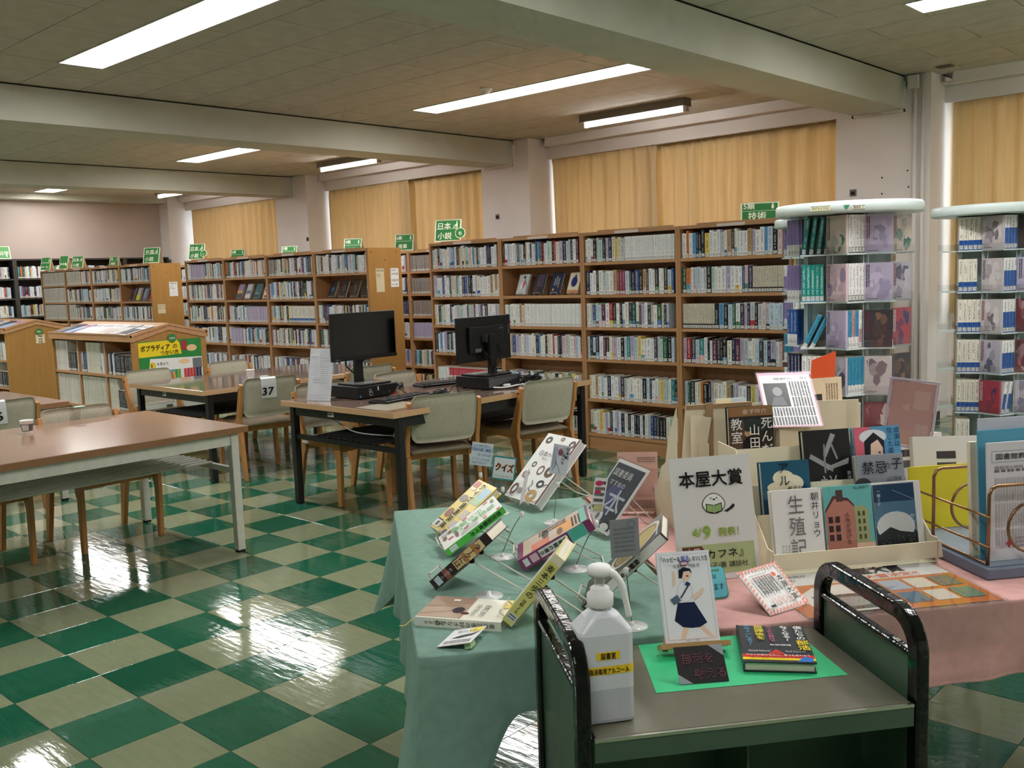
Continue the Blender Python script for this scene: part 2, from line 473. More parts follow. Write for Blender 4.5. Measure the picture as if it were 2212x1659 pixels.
# walls
def wall(name, mb, mat, label): o = struct(mb.build(name, mat)); o['label'] = label; return o
wall('wall_left', MB().box(XL-.15, YB-.15, 0, XL, YW+.3, HC+.09), 'farwall', 'far end wall painted warm grey')
wall('wall_right', MB().box(XR, YB-.15, 0, XR+.15, YW+.3, HC+.09), 'wall', 'right end wall')
wall('wall_back', MB().box(XL, YB-.15, 0, XR, YB, HC+.09), 'wall', 'corridor side wall')
# window wall: sill wall, lintel and jambs left between the window openings
PIL = [(-12.38, -12.06), (-8.69, -7.87), (-4.23, -3.45), (.28, 1.11), (4.80, 5.62)]
SILL, HEAD = .90, 2.72
mb = MB(); mb.box(XL, YW+.12, 0, XR, YW+.3, SILL); mb.box(XL, YW+.12, HEAD+.05, XR, YW+.3, HC+.09)
for a, b in PIL: mb.box(a-.06, YW+.12, SILL, b+.06, YW+.3, HEAD+.05)
mb.box(XR-.5, YW+.12, SILL, XR, YW+.3, HEAD+.05)
wall('wall_front', mb, 'wall', 'window wall with sill and lintel')
for n, (a, b) in enumerate(PIL):
    o = struct(MB().box(a, YP, 0, b, YW+.14, HC-.001).build('pillar', 'wall')); o['label'] = ['end pillar in the far corner', 'third white pillar between windows', 'second white pillar between windows', 'nearest white pillar with screw holes', 'pillar beyond the right picture edge'][n]
    MB().box(a-.012, YP-.012, 0, b+.012, YP+.3, .075).build('baseboard', 'baseboard', o)
    if n == 3:
        for x, z in ((.70, 2.16), (.70, 2.02), (.92, 2.20), (.93, 2.06)):
            MB().lathe([(.007, 0), (.007, .003)], (0, 0, 0), 8).build('screw_hole', 'rubber', o, M=Matrix.Translation((x, YP, z)) @ Matrix.Rotation(R(90), 4, 'X'))
        MB().tube([(.985, YP-.018, 2.99), (.985, YP-.018, .1)], .018, 8).build('conduit_pipe', 'wall', o, True)
        MB().tube([(1.05, YP-.014, 2.99), (1.05, YP-.014, .1)], .014, 8).build('conduit_pipe', 'wall', o, True)
        MB().box(.93, YP-.05, 2.88, 1.02, YP, 2.985).build('junction_box', 'wall', o)
    if n in (1, 2, 3):
        x, z = [(0, 0), (-7.90, 2.06), (-3.98, 2.13), (.44, 2.05)][n]
        b2 = MB().box(x-.03, YP-.006, z-.03, x+.03, YP, z+.03).build('socket_plate', cm((120, 116, 110), .5), o)
        MB().box(x-.018, YP-.009, z-.02, x+.018, YP-.006, z+.012).build('socket_hole', 'rubber', b2)
for n, bx in enumerate(BX):
    o = struct(MB().box(bx-.22, YB, 2.72, bx+.22, YP, HC-.012).build('ceiling_beam', 'beam')); o['label'] = ['farthest ceiling beam', 'middle ceiling beam above the computers', 'nearest ceiling beam crossing to the rack pillar', 'beam beyond the right picture edge'][n]
    MB().box(bx-.215, YB, HC-.012, bx+.215, YP, HC-.002).build('shadow_gap', 'gap', o)
    tr = MB(); tr.box(bx-.235, YP-.03, 2.70, bx+.235, YP-.0005, 2.722); tr.box(bx-.238, YP-.03, 2.70, bx-.22, YP-.0005, 2.95); tr.box(bx+.22, YP-.03, 2.70, bx+.238, YP-.0005, 2.95)
    tr.build('beam_collar', 'wall', o)
o = struct(MB().box(XL, YB, 2.90, XL+.30, YP+.05, HC-.002).build('ceiling_beam', 'beam')); o['label'] = 'shallow beam along the far end wall'
# curtain pelmets, windows and curtains
def window_bay(n, a, b, panels, gapL, lab):
    # a..b clear width between pillar sides
    p = struct(MB().box(a+.12, YP+.16, 2.905, b, YP+.22, HC-.001).box(a, YP+.34, 2.775, b, YP+.37, 2.93).box(a, YP+.22, 2.925, b, YP+.37, 2.94).build('trim_%d' % n, 'wall')); p['label'] = 'white curtain pelmet box, '+lab
    w = struct(MB().box(a, YW+.14, SILL, b, YW+.19, SILL+.05).box(a, YW+.14, HEAD, b, YW+.19, HEAD+.05).build('window_%d' % n, 'greysteel')); w['label'] = 'aluminium window behind curtain, '+lab
    k = 4; 
    for i in range(k+1):
        x = a+(b-a)*i/k; MB().box(x-.025, YW+.14, SILL, x+.025, YW+.19, HEAD).build('window_mullion', 'greysteel', w)
    for i in range(k):
        x0, x1 = a+(b-a)*i/k, a+(b-a)*(i+1)/k
        MB().box(x0+.02, YW+.16, SILL+.04, x1-.02, YW+.165, HEAD+.01).build('pane', 'glass', w)
    for q, (c0, c1, seed, ruck, cl) in enumerate(panels):
        rr = random.Random(seed); N = int((c1-c0)/.016); mb = MB(); Z = [2.79, 2.70, 2.45, 2.1, 1.7, 1.3, .95]
        ph = [rr.uniform(0, 6.28) for _ in range(4)]; per = .19
        for iz, z in enumerate(Z):
            dn = (2.79-z)/1.84
            for i in range(N+1):
                t = i/N; s = (c1-c0)*t
                pinch = abs(math.sin(math.pi*s/per+ph[0]*.2))
                y = .042*math.sin(2*math.pi*s/per+ph[0]+1.1*math.sin(2.3*s+ph[1]))*(.5+.5*dn)+.012*math.sin(2*math.pi*s/.083+ph[2])*dn+.022*math.sin(2*math.pi*s/.62+ph[3])*dn
                if iz == 0: y = .006*math.sin(2*math.pi*s/(per/2))-.012*(pinch > .96)
                x = c0+s+.012*math.sin(5*s+ph[1])*dn
                e = ruck*dn*(1-t)**3 if ruck > 0 else ruck*dn*t**3
                mb.v.append((x+e, YP+.385+.115*(q % 2)+y, z))
        for iz in range(len(Z)-1):
            for i in range(N):
                p0 = iz*(N+1)+i; mb.f.append((p0, p0+N+1, p0+N+2, p0+1)); mb.mi.append(0)
        c = mb.build('curtain', 'curtain', None, True); tag(c, cl, 'curtain', 'ochre curtains along the window wall')
        c.modifiers.new('thickness', 'SOLIDIFY').thickness = .003
        c2 = MB()
        c2.tube([(c0, YP+.385+.115*(q % 2), 2.80), (c1, YP+.385+.115*(q % 2), 2.80)], .008, 6).build('curtain_rail', 'greysteel', c)
window_bay(1, -12.06, -8.69, [(-11.93, -8.72, 1, .0, 'single wide ochre curtain nearest the far end wall')], .3, 'farthest bay')
window_bay(2, -7.87, -4.23, [(-7.83, -6.03, 2, .0, 'ochre curtain left of the dark slit above the 文学 sign'), (-6.28, -4.20, 3, .0, 'ochre curtain right of the dark slit, against the second pillar')], .15, 'second bay')
window_bay(3, -3.45, .28, [(-3.425, -1.92, 4, .0, 'ochre curtain beside the second pillar, left of the overlap'), (-2.16, .32, 5, -.0, 'broad ochre curtain running up to the nearest pillar')], .1, 'middle bay')
window_bay(4, 1.11, 4.80, [(1.17, 2.985, 6, .0, 'ochre curtain at the right picture edge behind the racks'), (2.78, 4.82, 8, .0, 'ochre curtain beyond the right picture edge')], .1, 'rack bay')
window_bay(5, 5.62, 8.1, [(5.7, 8.1, 9, .0, 'last ochre curtain beside the right wall')], .1, 'last bay')

# ------------------------------------------------------------------ lamps
def recessed(x, y, label, lit=True):
    t = thing('ceiling_light', label, 'ceiling light', (x, y, HC), 0, 'recessed strip lights in rows')
    L, W = 1.25, .15
    f = MB(); f.box(-L-.012, -W-.012, -.006, L+.012, -W, .05); f.box(-L-.012, W, -.006, L+.012, W+.012, .05); f.box(-L-.012, -W, -.006, -L, W, .05); f.box(L, -W, -.006, L+.012, W, .05)
    f.build('frame', 'whitesteel', t)
    MB().box(-L, -W, .045, L, W, .05).build('reflector', 'white', t)
    for a, b in ((-L+.006, -.006), (.006, L-.006)):
        MB().box(a, -W+.006, .012, b, W-.006, .03).face([(a, -W+.006, .0118), (a, W-.006, .0118), (b, W-.006, .0118), (b, -W+.006, .0118)], 1).build('diffuser', ['white', 'lamp' if lit is True or (lit == 'half' and a > 0) else 'white'], t)
    return t
names = {(-1.55, 1.33): 'large recessed strip light at the top left, nearest', (-1.55, 4.58): 'long recessed strip light above the wooden bookcases, beside smoke detector', (-6.05, 4.58): 'recessed strip light between the two farther beams', (-10.6, 4.58): 'farthest recessed strip light near the end wall', (3.02, 4.58): 'recessed strip light cut by the top right corner'}
for x in LX:
    for y in LY:
        recessed(x, y, names.get((x, y), 'recessed strip light outside the picture, bay %s row %s' % ('ABCDE'[LX.index(x)], 'ABCD'[LY.index(y)])), lit='half' if (y, x) == (-1.92, 3.02) else not (y < -1.5 and (x > 2 or y < -4)))
def battens(x, y, label):
    t = thing('batten_light', label, 'batten light', (x, y, HC), 0, 'surface tube lights along the windows')
    MB().box(-.62, -.06, -.075, .62, .06, 0).build('housing', cm((122, 116, 106), .5), t)
    MB().tube([(-.585, 0, -.10), (.585, 0, -.10)], .022, 10).build('tube', 'tube', t, True)
    for s in (-1, 1): MB().box(s*.60-.018, -.026, -.125, s*.60+.018, .026, -.07).build('end_cap', 'greysteel', t)
battens(-1.46, 6.08, 'tube batten light in front of the widest curtains'); battens(-5.95, 6.1, 'tube batten light before the second pillar, mid distance'); battens(-10.35, 6.05, 'tiny far tube batten light by the end window'); battens(3.05, 6.08, 'tube batten light above the rack curtain, outside the picture')
t = thing('smoke_detector', 'round white smoke detector on the ceiling beside a strip light', 'smoke detector', (-1.645, 4.23, HC))
MB().lathe([(.05, 0), (.05, -.018), (.038, -.03)], seg=20).build('base', 'white', t, True); MB().lathe([(.03, -.03), (.028, -.048), (.012, -.052)], seg=16).build('sensor_head', 'white', t, True)
t = thing('ceiling_vent', 'small dark ceiling outlet plate beside the nearest pillar', 'outlet plate', (1.27, 6.62, HC))
MB().box(-.06, -.045, -.012, .06, .045, 0).build('plate', cm((116, 104, 90), .5), t); MB().box(-.04, -.03, -.014, .04, .03, -.012).build('grille', cm((84, 74, 62), .5), t)
# ------------------------------------------------------------------ books on shelves
def spinemat():
    t = NT('book_spine'); uv = t.add('ShaderNodeUVMap', uv_map='UVMap'); sp = t.add('ShaderNodeSeparateXYZ'); t.link(uv.outputs[0], sp.inputs[0])
    u, v = sp.outputs[0], sp.outputs[1]; ly = t.math('FRACT', v)
    at = {}
    for n in ('bcol', 'tcol', 'ocol'):
        a = t.add('ShaderNodeAttribute', attribute_name=n); at[n] = a
    def band(x, lo, hi): return t.math('MULTIPLY', t.math('GREATER_THAN', x, lo), t.math('LESS_THAN', x, hi))
    mp = t.add('ShaderNodeMapping'); mp.inputs['Scale'].default_value = (3.2, 34, 1); t.link(uv.outputs[0], mp.inputs[0])
    nz = t.noise(mp.outputs[0], 1.5, 2, .6)
    mp2 = t.add('ShaderNodeMapping'); mp2.inputs['Scale'].default_value = (1, 5, 1); t.link(uv.outputs[0], mp2.inputs[0])
    gate = t.math('GREATER_THAN', t.noise(mp2.outputs[0], 1.0, 1), .40)
    title = t.math('MULTIPLY', t.math('MULTIPLY', t.math('GREATER_THAN', nz, .53), gate), t.math('MULTIPLY', band(u, .30, .70), band(ly, .36, .93)))
    auth = t.math('MULTIPLY', t.math('GREATER_THAN', nz, .52), t.math('MULTIPLY', band(u, .36, .64), band(ly, .2, .32)))
    c = t.mix(t.math('LESS_THAN', ly, at['ocol'].outputs['Alpha']), at['bcol'].outputs['Color'], at['ocol'].outputs['Color'])
    c = t.mix(t.math('MAXIMUM', title, auth), c, at['tcol'].outputs['Color'])
    lab = t.math('MULTIPLY', band(u, .06, .94), band(ly, .03, .145))
    lt = t.math('MULTIPLY', t.math('GREATER_THAN', nz, .55), band(ly, .05, .13))
    lc = t.mix(lt, lin((236, 236, 232)), lin((70, 74, 84)))
    c = t.mix(t.math('MULTIPLY', lab, at['tcol'].outputs['Alpha']), c, lc)
    t.link(c, t.b.inputs['Base Color']); t.b.inputs['Roughness'].default_value = .28; t.b.inputs['Specular IOR Level'].default_value = .5
    return t.m
def coversidemat():
    t = NT('book_cover_side'); a = t.add('ShaderNodeAttribute', attribute_name='bcol'); t.link(a.outputs[0], t.b.inputs['Base Color']); t.b.inputs['Roughness'].default_value = .35
    return t.m
MT['spine'] = spinemat(); MT['coverside'] = coversidemat()
PAL = [('white', (246, 246, 248), 13), ('white', (240, 243, 248), 10), ('ivory', (246, 243, 232), 8), ('cream', (232, 222, 196), 4), ('pale blue', (204, 222, 240), 6), ('pale grey', (206, 208, 212), 5),
       ('lilac', (196, 186, 214), 3), ('pale pink', (232, 204, 208), 3), ('pale mint', (190, 222, 212), 2), ('sky blue', (104, 164, 212), 2), ('blue', (48, 82, 148), 2), ('navy', (34, 42, 78), 5), ('black', (28, 28, 32), 6),
       ('charcoal', (62, 66, 74), 4), ('crimson', (168, 38, 52), 1), ('orange', (222, 128, 64), 1), ('yellow', (234, 210, 110), 1), ('bottle green', (44, 92, 70), 1), ('teal', (48, 142, 140), 1), ('plum', (98, 44, 74), 1), ('tan', (196, 164, 124), 2)]
POOL = [p for p in PAL for _ in range(p[2])]
OBI = [(232, 200, 70), (210, 60, 60), (60, 110, 190), (240, 240, 240), (40, 40, 48), (236, 190, 190), (120, 180, 210), (90, 150, 110)]
class Books:
    """rows of closed books collected as specs: x0,x1 along the row, spine at y0"""
    def __init__(s): s.v = []; s.f = []; s.mi = []; s.b = []; s.t = []; s.o = []; s.uv = []
    def add(s, M, w, h, d, bc, tc, oc, oh, lab, seed, fine=False, lean=0.):
        n = 4 if fine else 2
        xs = [w*i/(n-1) for i in range(n)]; bulge = [0]*n if n == 2 else [0, -.0025, -.0025, 0]
        b = len(s.v)
        pts = []
        for z in (0, h):
            for x, y in zip(xs, bulge): pts.append((x, y, z))
            pts.append((w, d, z)); pts.append((0, d, z))
        k = n+2
        L = Matrix.Rotation(lean, 4, 'Y') if lean else None
        for p in pts: s.v.append(tuple(M @ ((L @ Vector(p)) if L else Vector(p))))
        F = []; 
        for i in range(n-1): F.append(((i, i+1, k+i+1, k+i), 0, [(i/(n-1), 0), ((i+1)/(n-1), 0), ((i+1)/(n-1), 1), (i/(n-1), 1)]))
        F.append(((n-1, n, k+n, k+n-1), 2, None)); F.append(((n+1, 0, k, k+n+1), 2, None)); F.append((tuple(k+i for i in range(k)), 1, None)); F.append(((n, n+1, k+n+1, k+n), 1, None))
        for q, m, uv in F:
            s.f.append(tuple(b+i for i in q)); s.mi.append(m)
            for c in range(len(q)):
                s.b.append((*lin(bc), 1)); s.t.append((*lin(tc), 1. if lab else 0.)); s.o.append((*lin(oc), oh))
                if uv: s.uv.append((.002+.996*uv[c][0], seed+.002+.996*uv[c][1]))
                else: s.uv.append((-1, 0))
    def mesh(s, name):
        me = D.meshes.new(name); me.from_pydata(s.v, [], s.f)
        for m in ('spine', 'paper', 'coverside'): me.materials.append(MT[m])
        me.polygons.foreach_set('material_index', s.mi)
        for n, a in (('bcol', s.b), ('tcol', s.t), ('ocol', s.o)):
            at = me.attributes.new(n, 'FLOAT_COLOR', 'CORNER'); at.data.foreach_set('color', np.array(a, 'f').ravel())
        uv = me.uv_layers.new(name='UVMap'); uv.data.foreach_set('uv', np.array(s.uv, 'f').ravel())
        me.update(); return me
ORD = 'first second third fourth fifth sixth seventh eighth ninth tenth eleventh twelfth thirteenth fourteenth fifteenth sixteenth seventeenth eighteenth nineteenth twentieth'.split()
def ordw(n): return ORD[n-1] if n <= 20 else ('twenty-' if n < 30 else 'thirty-' if n < 40 else 'forty-')+(ORD[n % 10-1] if n % 10 else 'x') if n % 10 else {30: 'thirtieth', 40: 'fortieth', 50: 'fiftieth'}[n]
MASS = Books()
SERIES = {'white': ('white', (246, 247, 248), (140, 144, 154), .021), 'ivory': ('ivory', (244, 246, 244), (176, 190, 196), .021), 'beige': ('beige', (216, 208, 190), (104, 98, 92), .020), 'lilac': ('lilac', (188, 176, 208), (240, 238, 244), .015), 'bluebase': ('ivory', (240, 236, 224), (60, 60, 60), .026),
          'red': ('red', (206, 60, 84), (236, 226, 220), .018), 'greyser': ('grey', (150, 140, 134), (206, 200, 192), .024), 'wine': ('wine', (146, 62, 84), (220, 190, 190), .026), 'encyc': ('grey', (206, 202, 190), (120, 46, 50), .05), 'mag': ('white', (226, 222, 214), (176, 60, 90), .009), 'maglist': ('ivory', (224, 220, 206), (60, 60, 60), .009), 'dark': ('black', (34, 34, 40), (226, 226, 230), .024), 'navyser': ('navy', (40, 62, 104), (206, 214, 226), .022), 'teal': ('teal', (40, 150, 142), (214, 238, 234), .016)}
def row(x0, x1, y, z, hmax, seed, M=ID4, runs=(), fill=1., single=None, group=None, hmin=.165, depth=.14, wr=(.016, .037), dimmax=None):
    """place a row of books from x0 to x1; runs: (from, to, series) in row fractions"""
    rr = random.Random(seed); x = x0+.004; n = 0
    end = x0+(x1-x0)*fill
    while True:
        t = (x-x0)/(x1-x0); ser = None
        for a, b, k in runs:
            if a <= t < b: ser = k
        if ser:
            nm, bc, tc, w = SERIES[ser]; oc, oh = ((60, 120, 190), .28) if ser == 'bluebase' else ((36, 34, 34), .2) if ser == 'beige' else ((150, 40, 50), 0)
            if ser == 'red': oc, oh = (236, 230, 222), .62
            h = {'white': .183, 'ivory': .186, 'mag': min(.29, hmax-.01), 'maglist': min(.28, hmax-.012), 'encyc': min(.235, hmax-.012)}.get(ser, .18); h = min(h, hmax-.012); lab = ser not in ('mag', 'maglist')
        else:
            nm, bc, wt = rr.choice(POOL); w = rr.uniform(*wr); h = min(hmax-.012, rr.choice((.183, .188, .19, .178, .172, rr.uniform(hmin, .2))))
            lum = sum(bc)/3; tc = (30, 30, 40) if lum > 130 else (226, 226, 222)
            if rr.random() < .18 and lum > 130: tc = rr.choice(((170, 40, 50), (40, 80, 150), (60, 120, 90)))
            oc, oh = (rr.choice(OBI), rr.uniform(.22, .36)) if rr.random() < .22 else ((0, 0, 0), 0); lab = True
        if x+w > end-.002: break
        yy = y+rr.uniform(0, .006); dd = depth+rr.uniform(-.01, .008); n += 1
        Mb = M @ Matrix.Translation((x, yy, z+.0006))
        if single is not None:
            B = Books(); B.add(ID4, w-.0006, h, dd, bc, tc, oc, oh, lab, rr.randrange(1, 400), True)
            o = link('shelf_book', B.mesh('shelf_book'), None); o.matrix_world = Mb
            th = 'slim' if w < .021 else 'thick' if w > .032 else 'medium'
            tag(o, '%s %s book, %s from left, %s' % (th, nm, ordw(n), single), 'book', group)
        else:
            MASS.add(Mb, w-.0006, h, dd, bc, tc, oc, oh, lab, rr.randrange(1, 400))
        x += w+.0006
    return n
# ------------------------------------------------------------------ tall oak bookcases
TIER = [1.503, 1.246, .988, .733, .411, .128]; SH = 1.737; BD = .42; Y1, Y2 = 4.286, 5.60
def bookcase_proto():
    t = thing('bookcase', 'x', 'bookcase')
    for x in (0, .878): MB().box(x+.0008, 0, 0, x+.0212, BD, SH).build('side_panel', 'oakZ', t)
    MB().box(.022, .004, SH-.024, .878, BD, SH).build('top_panel', 'oakX', t)
    for z in TIER: MB().box(.022, .004, z-.024, .878, .205, z).build('shelf', 'oakX', t)
    MB().box(.022, .205, .1, .878, .215, SH-.024).build('back_panel', 'oakBack', t)
    MB().box(.022, BD-.012, .0, .878, BD, SH-.024).build('back_panel', 'oakBack', t)
    MB().box(.022, .012, .0, .878, .03, .104).build('plinth', 'oakX', t)
    MB().box(.33, -.0025, SH-.022, .55, .004, SH-.002).build('label_holder', cm((226, 214, 206), .3), t)
    MB().box(.16, .006, SH, .86, .014, SH+.012).build('top_lip', 'oakX', t)
    return t
CASE0 = bookcase_proto(); case_used = [False]
def bookcase(x, y, label, group):
    if case_used[0]: o = copy_tree(CASE0)
    else: o = CASE0; case_used[0] = True
    o.location = (x, y, 0); tag(o, label, 'bookcase', group); return o
def endpanel(case, x, y):     # ochre cladding on an exposed end, a part of the case it closes
    MB().box(.9008, -.004, 0, .918, BD+.004, SH+.004).build('end_panel', 'oakEnd', case)
    for a, b in ((.04, 1.70), (.36, 1.70), (.21, 1.62), (.38, .75), (.22, .45)):
        MB().lathe([(.006, 0), (.006, .0012)], seg=8).build('bolt_head', 'rubber', case, M=Matrix.Translation((.918, a, b)) @ Matrix.Rotation(R(90), 4, 'Y'))
BN = ['first', 'second', 'third', 'fourth']
R1X = [-2.512+.9*i for i in range(4)]; R2X = [-7.02+.9*i for i in range(4)]; R3X = [-11.53+.9*i for i in range(4)]
blocks = [(R1X, Y1, 'in the near front row', 'near'), (R2X, Y1, 'in the middle front row', 'mid'), (R3X, Y1, 'in the far front row', 'far'), (R2X, Y2, 'in the middle back row', 'midback'), (R3X, Y2, 'in the far back row', 'farback'), (R1X, Y2, 'in the near back row', 'nearback')]
RUN = {('near', 0, 0): [], ('near', 1, 2): [(.30, 1, 'ivory')], ('near', 2, 0): [(.42, 1, 'white')], ('near', 0, 4): [(0, .18, 'ivory'), (.18, .75, 'red')], ('near', 3, 1): [(.66, 1, 'beige')], ('near', 3, 2): [(0, .3, 'beige')], ('near', 2, 1): [(.36, .44, 'wine')],
       ('mid', 0, 0): [(.1, .5, 'lilac')], ('mid', 1, 2): [(.45, 1, 'lilac')], ('mid', 1, 3): [(.02, .35, 'lilac')], ('mid', 2, 2): [(.40, 1, 'bluebase')], ('mid', 2, 0): [(0, .15, 'greyser')],
       ('far', 0, 0): [(0, 1, 'encyc')], ('far', 0, 1): [(0, 1, 'encyc')], ('far', 0, 2): [(0, 1, 'encyc')], ('far', 1, 0): [(0, .5, 'encyc')], ('far', 1, 2): [(0, .3, 'encyc')],
       ('midback', 3, 0): [(.0, 1, 'greyser')], ('midback', 3, 1): [(.0, 1, 'greyser')], ('midback', 3, 2): [(0, 1, 'greyser')], ('midback', 3, 3): [(.0, 1, 'lilac')], ('midback', 2, 0): [(.0, .4, 'dark')], ('midback', 2, 2): [(.4, 1, 'navyser')]}
DISPLAYTIER = {('near', 1, 1), ('mid', 1, 1), ('mid', 3, 1), ('far', 3, 1)}
SING = {('near', 3): range(0, 5), ('near', 2): range(0, 5)}
CASEW = {('near', 3): 'shelf of rightmost tall bookcase', ('near', 2): 'shelf of second bookcase from rack'}
CASES = {}
for xs, y, where, key in blocks:
    for i, x in enumerate(xs):
        c = bookcase(x, y, 'tall oak bookcase, %s from left %s' % (BN[i], where), 'tall oak bookcases'); CASES[key, i] = c
        if i == 3: endpanel(c, x, y)
        for k, z in enumerate(TIER):
            top = ([SH-.024]+[q-.024 for q in TIER])[k]
            if (key, i, k) in DISPLAYTIER: continue
            sg = None; g = None
            if (key, i) in SING and k in SING[key, i]:
                sg = '%s %s' % (ordw(k+1), CASEW[key, i]); g = 'books on the near bookcases'
            row(x+.024, x+.876, y+.012+(0 if k < 4 else .01), z, top-z, hash((key == 'near', i, k, x > -5))*7+i*131+k*17+int(x*10), runs=RUN.get((key, i, k), ()), fill=1 if rnd.random() < .8 else .96, single=sg, group=g, wr=(.018, .040) if sg else (.016, .037))
# papers on the end panels
def noticecard(case, y, z, w, h, col, lines, label):
    Mx = Matrix(((0, 0, 1, 0), (1, 0, 0, 0), (0, 1, 0, 0), (0, 0, 0, 1)))     # card frame: x->+y, y->+z, normal +x
    Mw = Matrix.Translation((case.location.x+.9182, case.location.y+y, z)) @ Mx
    t = thing('notice_card', label, 'notice', M=Mw); MB().box(0, 0, 0, w, h, .002).build('card', cm(col, .6), t)
    yy = h-.03
    for s, sz in lines:
        letter(t, s, w*.08, yy, sz, (40, 36, 34), z=.0026, width=min(w*.84, sz*len(s)*1.0)); yy -= sz*1.5
noticecard(CASES['mid', 3], .085, 1.30, .105, .235, (214, 198, 162), [('日本の小説', .024), ('作家名の', .012), ('五十音順', .012)], 'tall beige card on the middle row end panel')
noticecard(CASES['mid', 3], .275, 1.345, .105, .19, (236, 234, 232), [('日本の', .024), ('文学全集', .024), ('', .02), ('外国文学', .026), ('小説・随筆', .016)], 'white card on the middle row end panel')
noticecard(CASES['far', 3], .24, 1.30, .12, .19, (232, 230, 228), [('外国文学', .024), ('小説', .016), ('詩・戯曲', .016)], 'white card on the far row end panel')
noticecard(CASES['far', 3], .06, 1.08, .105, .12, (224, 206, 170), [('日本の文学', .02), ('全集・小説', .018)], 'small beige card on the far row end panel')
# books shown cover-out on four of the shelves
COVERS = {('near', 1, 1): [('white cover with a pink and black brush figure', (206, 212, 214), [('p', [(.25, .2), (.62, .32), (.5, .62), (.3, .55)], (238, 240, 240)), ('p', [(.55, .25), (.78, .55), (.6, .72), (.5, .5)], (206, 92, 116)), ('c', .55, .84, .1, .07, (24, 24, 30)), ('s', [(.6, .82), (.9, .45), (.98, .1)], .03, (24, 24, 30))]),
                               ('dark violet cover with spangled pale lettering', (36, 30, 44), [('l', .25, .35, .9, .95, 6, (122, 100, 128), 1), ('l', .1, .1, .5, .3, 3, (120, 60, 70))]), ('deep blue cover scattered with gold lights', (22, 40, 78), [('c', .3, .2, .09, .06, (214, 160, 80)), ('c', .5, .8, .06, .05, (220, 170, 90)), ('c', .72, .35, .06, .05, (206, 160, 90)), ('l', .25, .4, .8, .75, 3, (190, 196, 206), 1)]),
                               ('ivory cover with a big blue water drop', (234, 224, 196), [('c', .5, .55, .27, .24, (40, 44, 118)), ('p', [(.27, .62), (.73, .62), (.55, .93)], (40, 44, 118)), ('r', 0, 0, 1, .16, (214, 150, 104))])],
          ('mid', 1, 1): [('cover with a lilac and orange sunset over a skyline', (178, 150, 190), [('r', 0, .38, 1, .55, (236, 196, 120)), ('p', [(0, 0), (1, 0), (1, .3), (.6, .42), (.3, .3), (0, .42)], (96, 96, 110))]), ('pale snowy landscape cover', (198, 208, 222), [('r', .1, .35, .9, .55, (120, 132, 156)), ('r', 0, 0, 1, .25, (232, 236, 240))]), ('teal cover with small white lettering', (70, 122, 130), [('l', .2, .3, .8, .42, 2, (230, 230, 226)), ('r', .1, .1, .9, .24, (44, 84, 92))]), ('white cover with dark and red specks', (226, 222, 220), [('c', .4, .6, .22, .18, (72, 60, 66)), ('r', .2, .1, .8, .2, (170, 50, 50))])],
          ('mid', 3, 1): [('black cover with a blue star emblem', (36, 30, 34), [('c', .5, .5, .2, .14, (56, 106, 150))]), ('dark brown cover with a pale crest', (46, 34, 36), [('o', .5, .55, .2, .15, .05, (146, 134, 130))]), ('brown cover with a gold curl', (64, 42, 36), [('s', [(.4, .35), (.6, .45), (.4, .6), (.6, .7)], .05, (190, 160, 96))]), ('near-black cover with a silver disc', (40, 34, 36), [('c', .62, .62, .18, .14, (176, 176, 180))])],
          ('far', 3, 1): [('dark cover with a violet gleam', (44, 40, 56), [('c', .5, .7, .2, .14, (126, 96, 140))]), ('grey and yellow banded cover', (186, 192, 202), [('r', 0, 0, 1, .45, (222, 220, 60))]), ('blue and white patterned cover', (72, 112, 156), [('l', .1, .2, .9, .9, 5, (226, 230, 234))]), ('red cover', (182, 40, 44), [('r', .2, .55, .8, .8, (232, 220, 210))])]}
def scaled(items, w, h):
    out = []
    for it in items:
        k = it[0]
        if k == 'r': out.append(('r', it[1]*w, it[2]*h, it[3]*w, it[4]*h, it[5]))
        elif k == 'p': out.append(('p', [(a*w, b*h) for a, b in it[1]], it[2]))
        elif k == 'c': out.append(('c', it[1]*w, it[2]*h, it[3]*w, it[4]*h, it[5]))
        elif k == 'o': out.append(('o', it[1]*w, it[2]*h, it[3]*w, it[4]*h, it[5]*w, it[6]))
        elif k == 's': out.append(('s', [(a*w, b*h) for a, b in it[1]], it[2]*w, it[3]))
        elif k == 'l': out.append(('l', it[1]*w, it[2]*h, it[3]*w, it[4]*h, *it[5:]))
    return out
def book(name, label, M, w, h, t, cov, items=(), spine='L', group=None, back=None, cat='book', pages='paper', fore=False, board=.0022):
    """closed book; local x width, y height, z out of the front cover (front face at z=0)"""
    e = thing(name, label, cat, M=M, group=group)
    c = MB(); c.box(0, 0, -board, w, h, 0); c.box(0, 0, -t, w, h, -t+board)
    if spine == 'L': c.box(0, 0, -t+board, board, h, -board)
    else: c.box(w-board, 0, -t+board, w, h, -board)
    c.build('cover', cm(cov, .3, .5) if isinstance(cov, tuple) else cov, e)
    MB().box(board if spine == 'L' else .004, .003, -t+board, w-.004 if spine == 'L' else w-board, h-.003, -board).build('pages', pages, e)
    if items: prints(e, scaled(items, w, h), name='cover_artwork', rough=.3)
    return e
def spineM(w): return Matrix(((0, 0, 1, w), (0, 1, 0, 0), (-1, 0, 0, 0), (0, 0, 0, 1)))
NCASE = {'near': 'the near bookcase', 'mid': 'the middle row', 'far': 'the far row'}
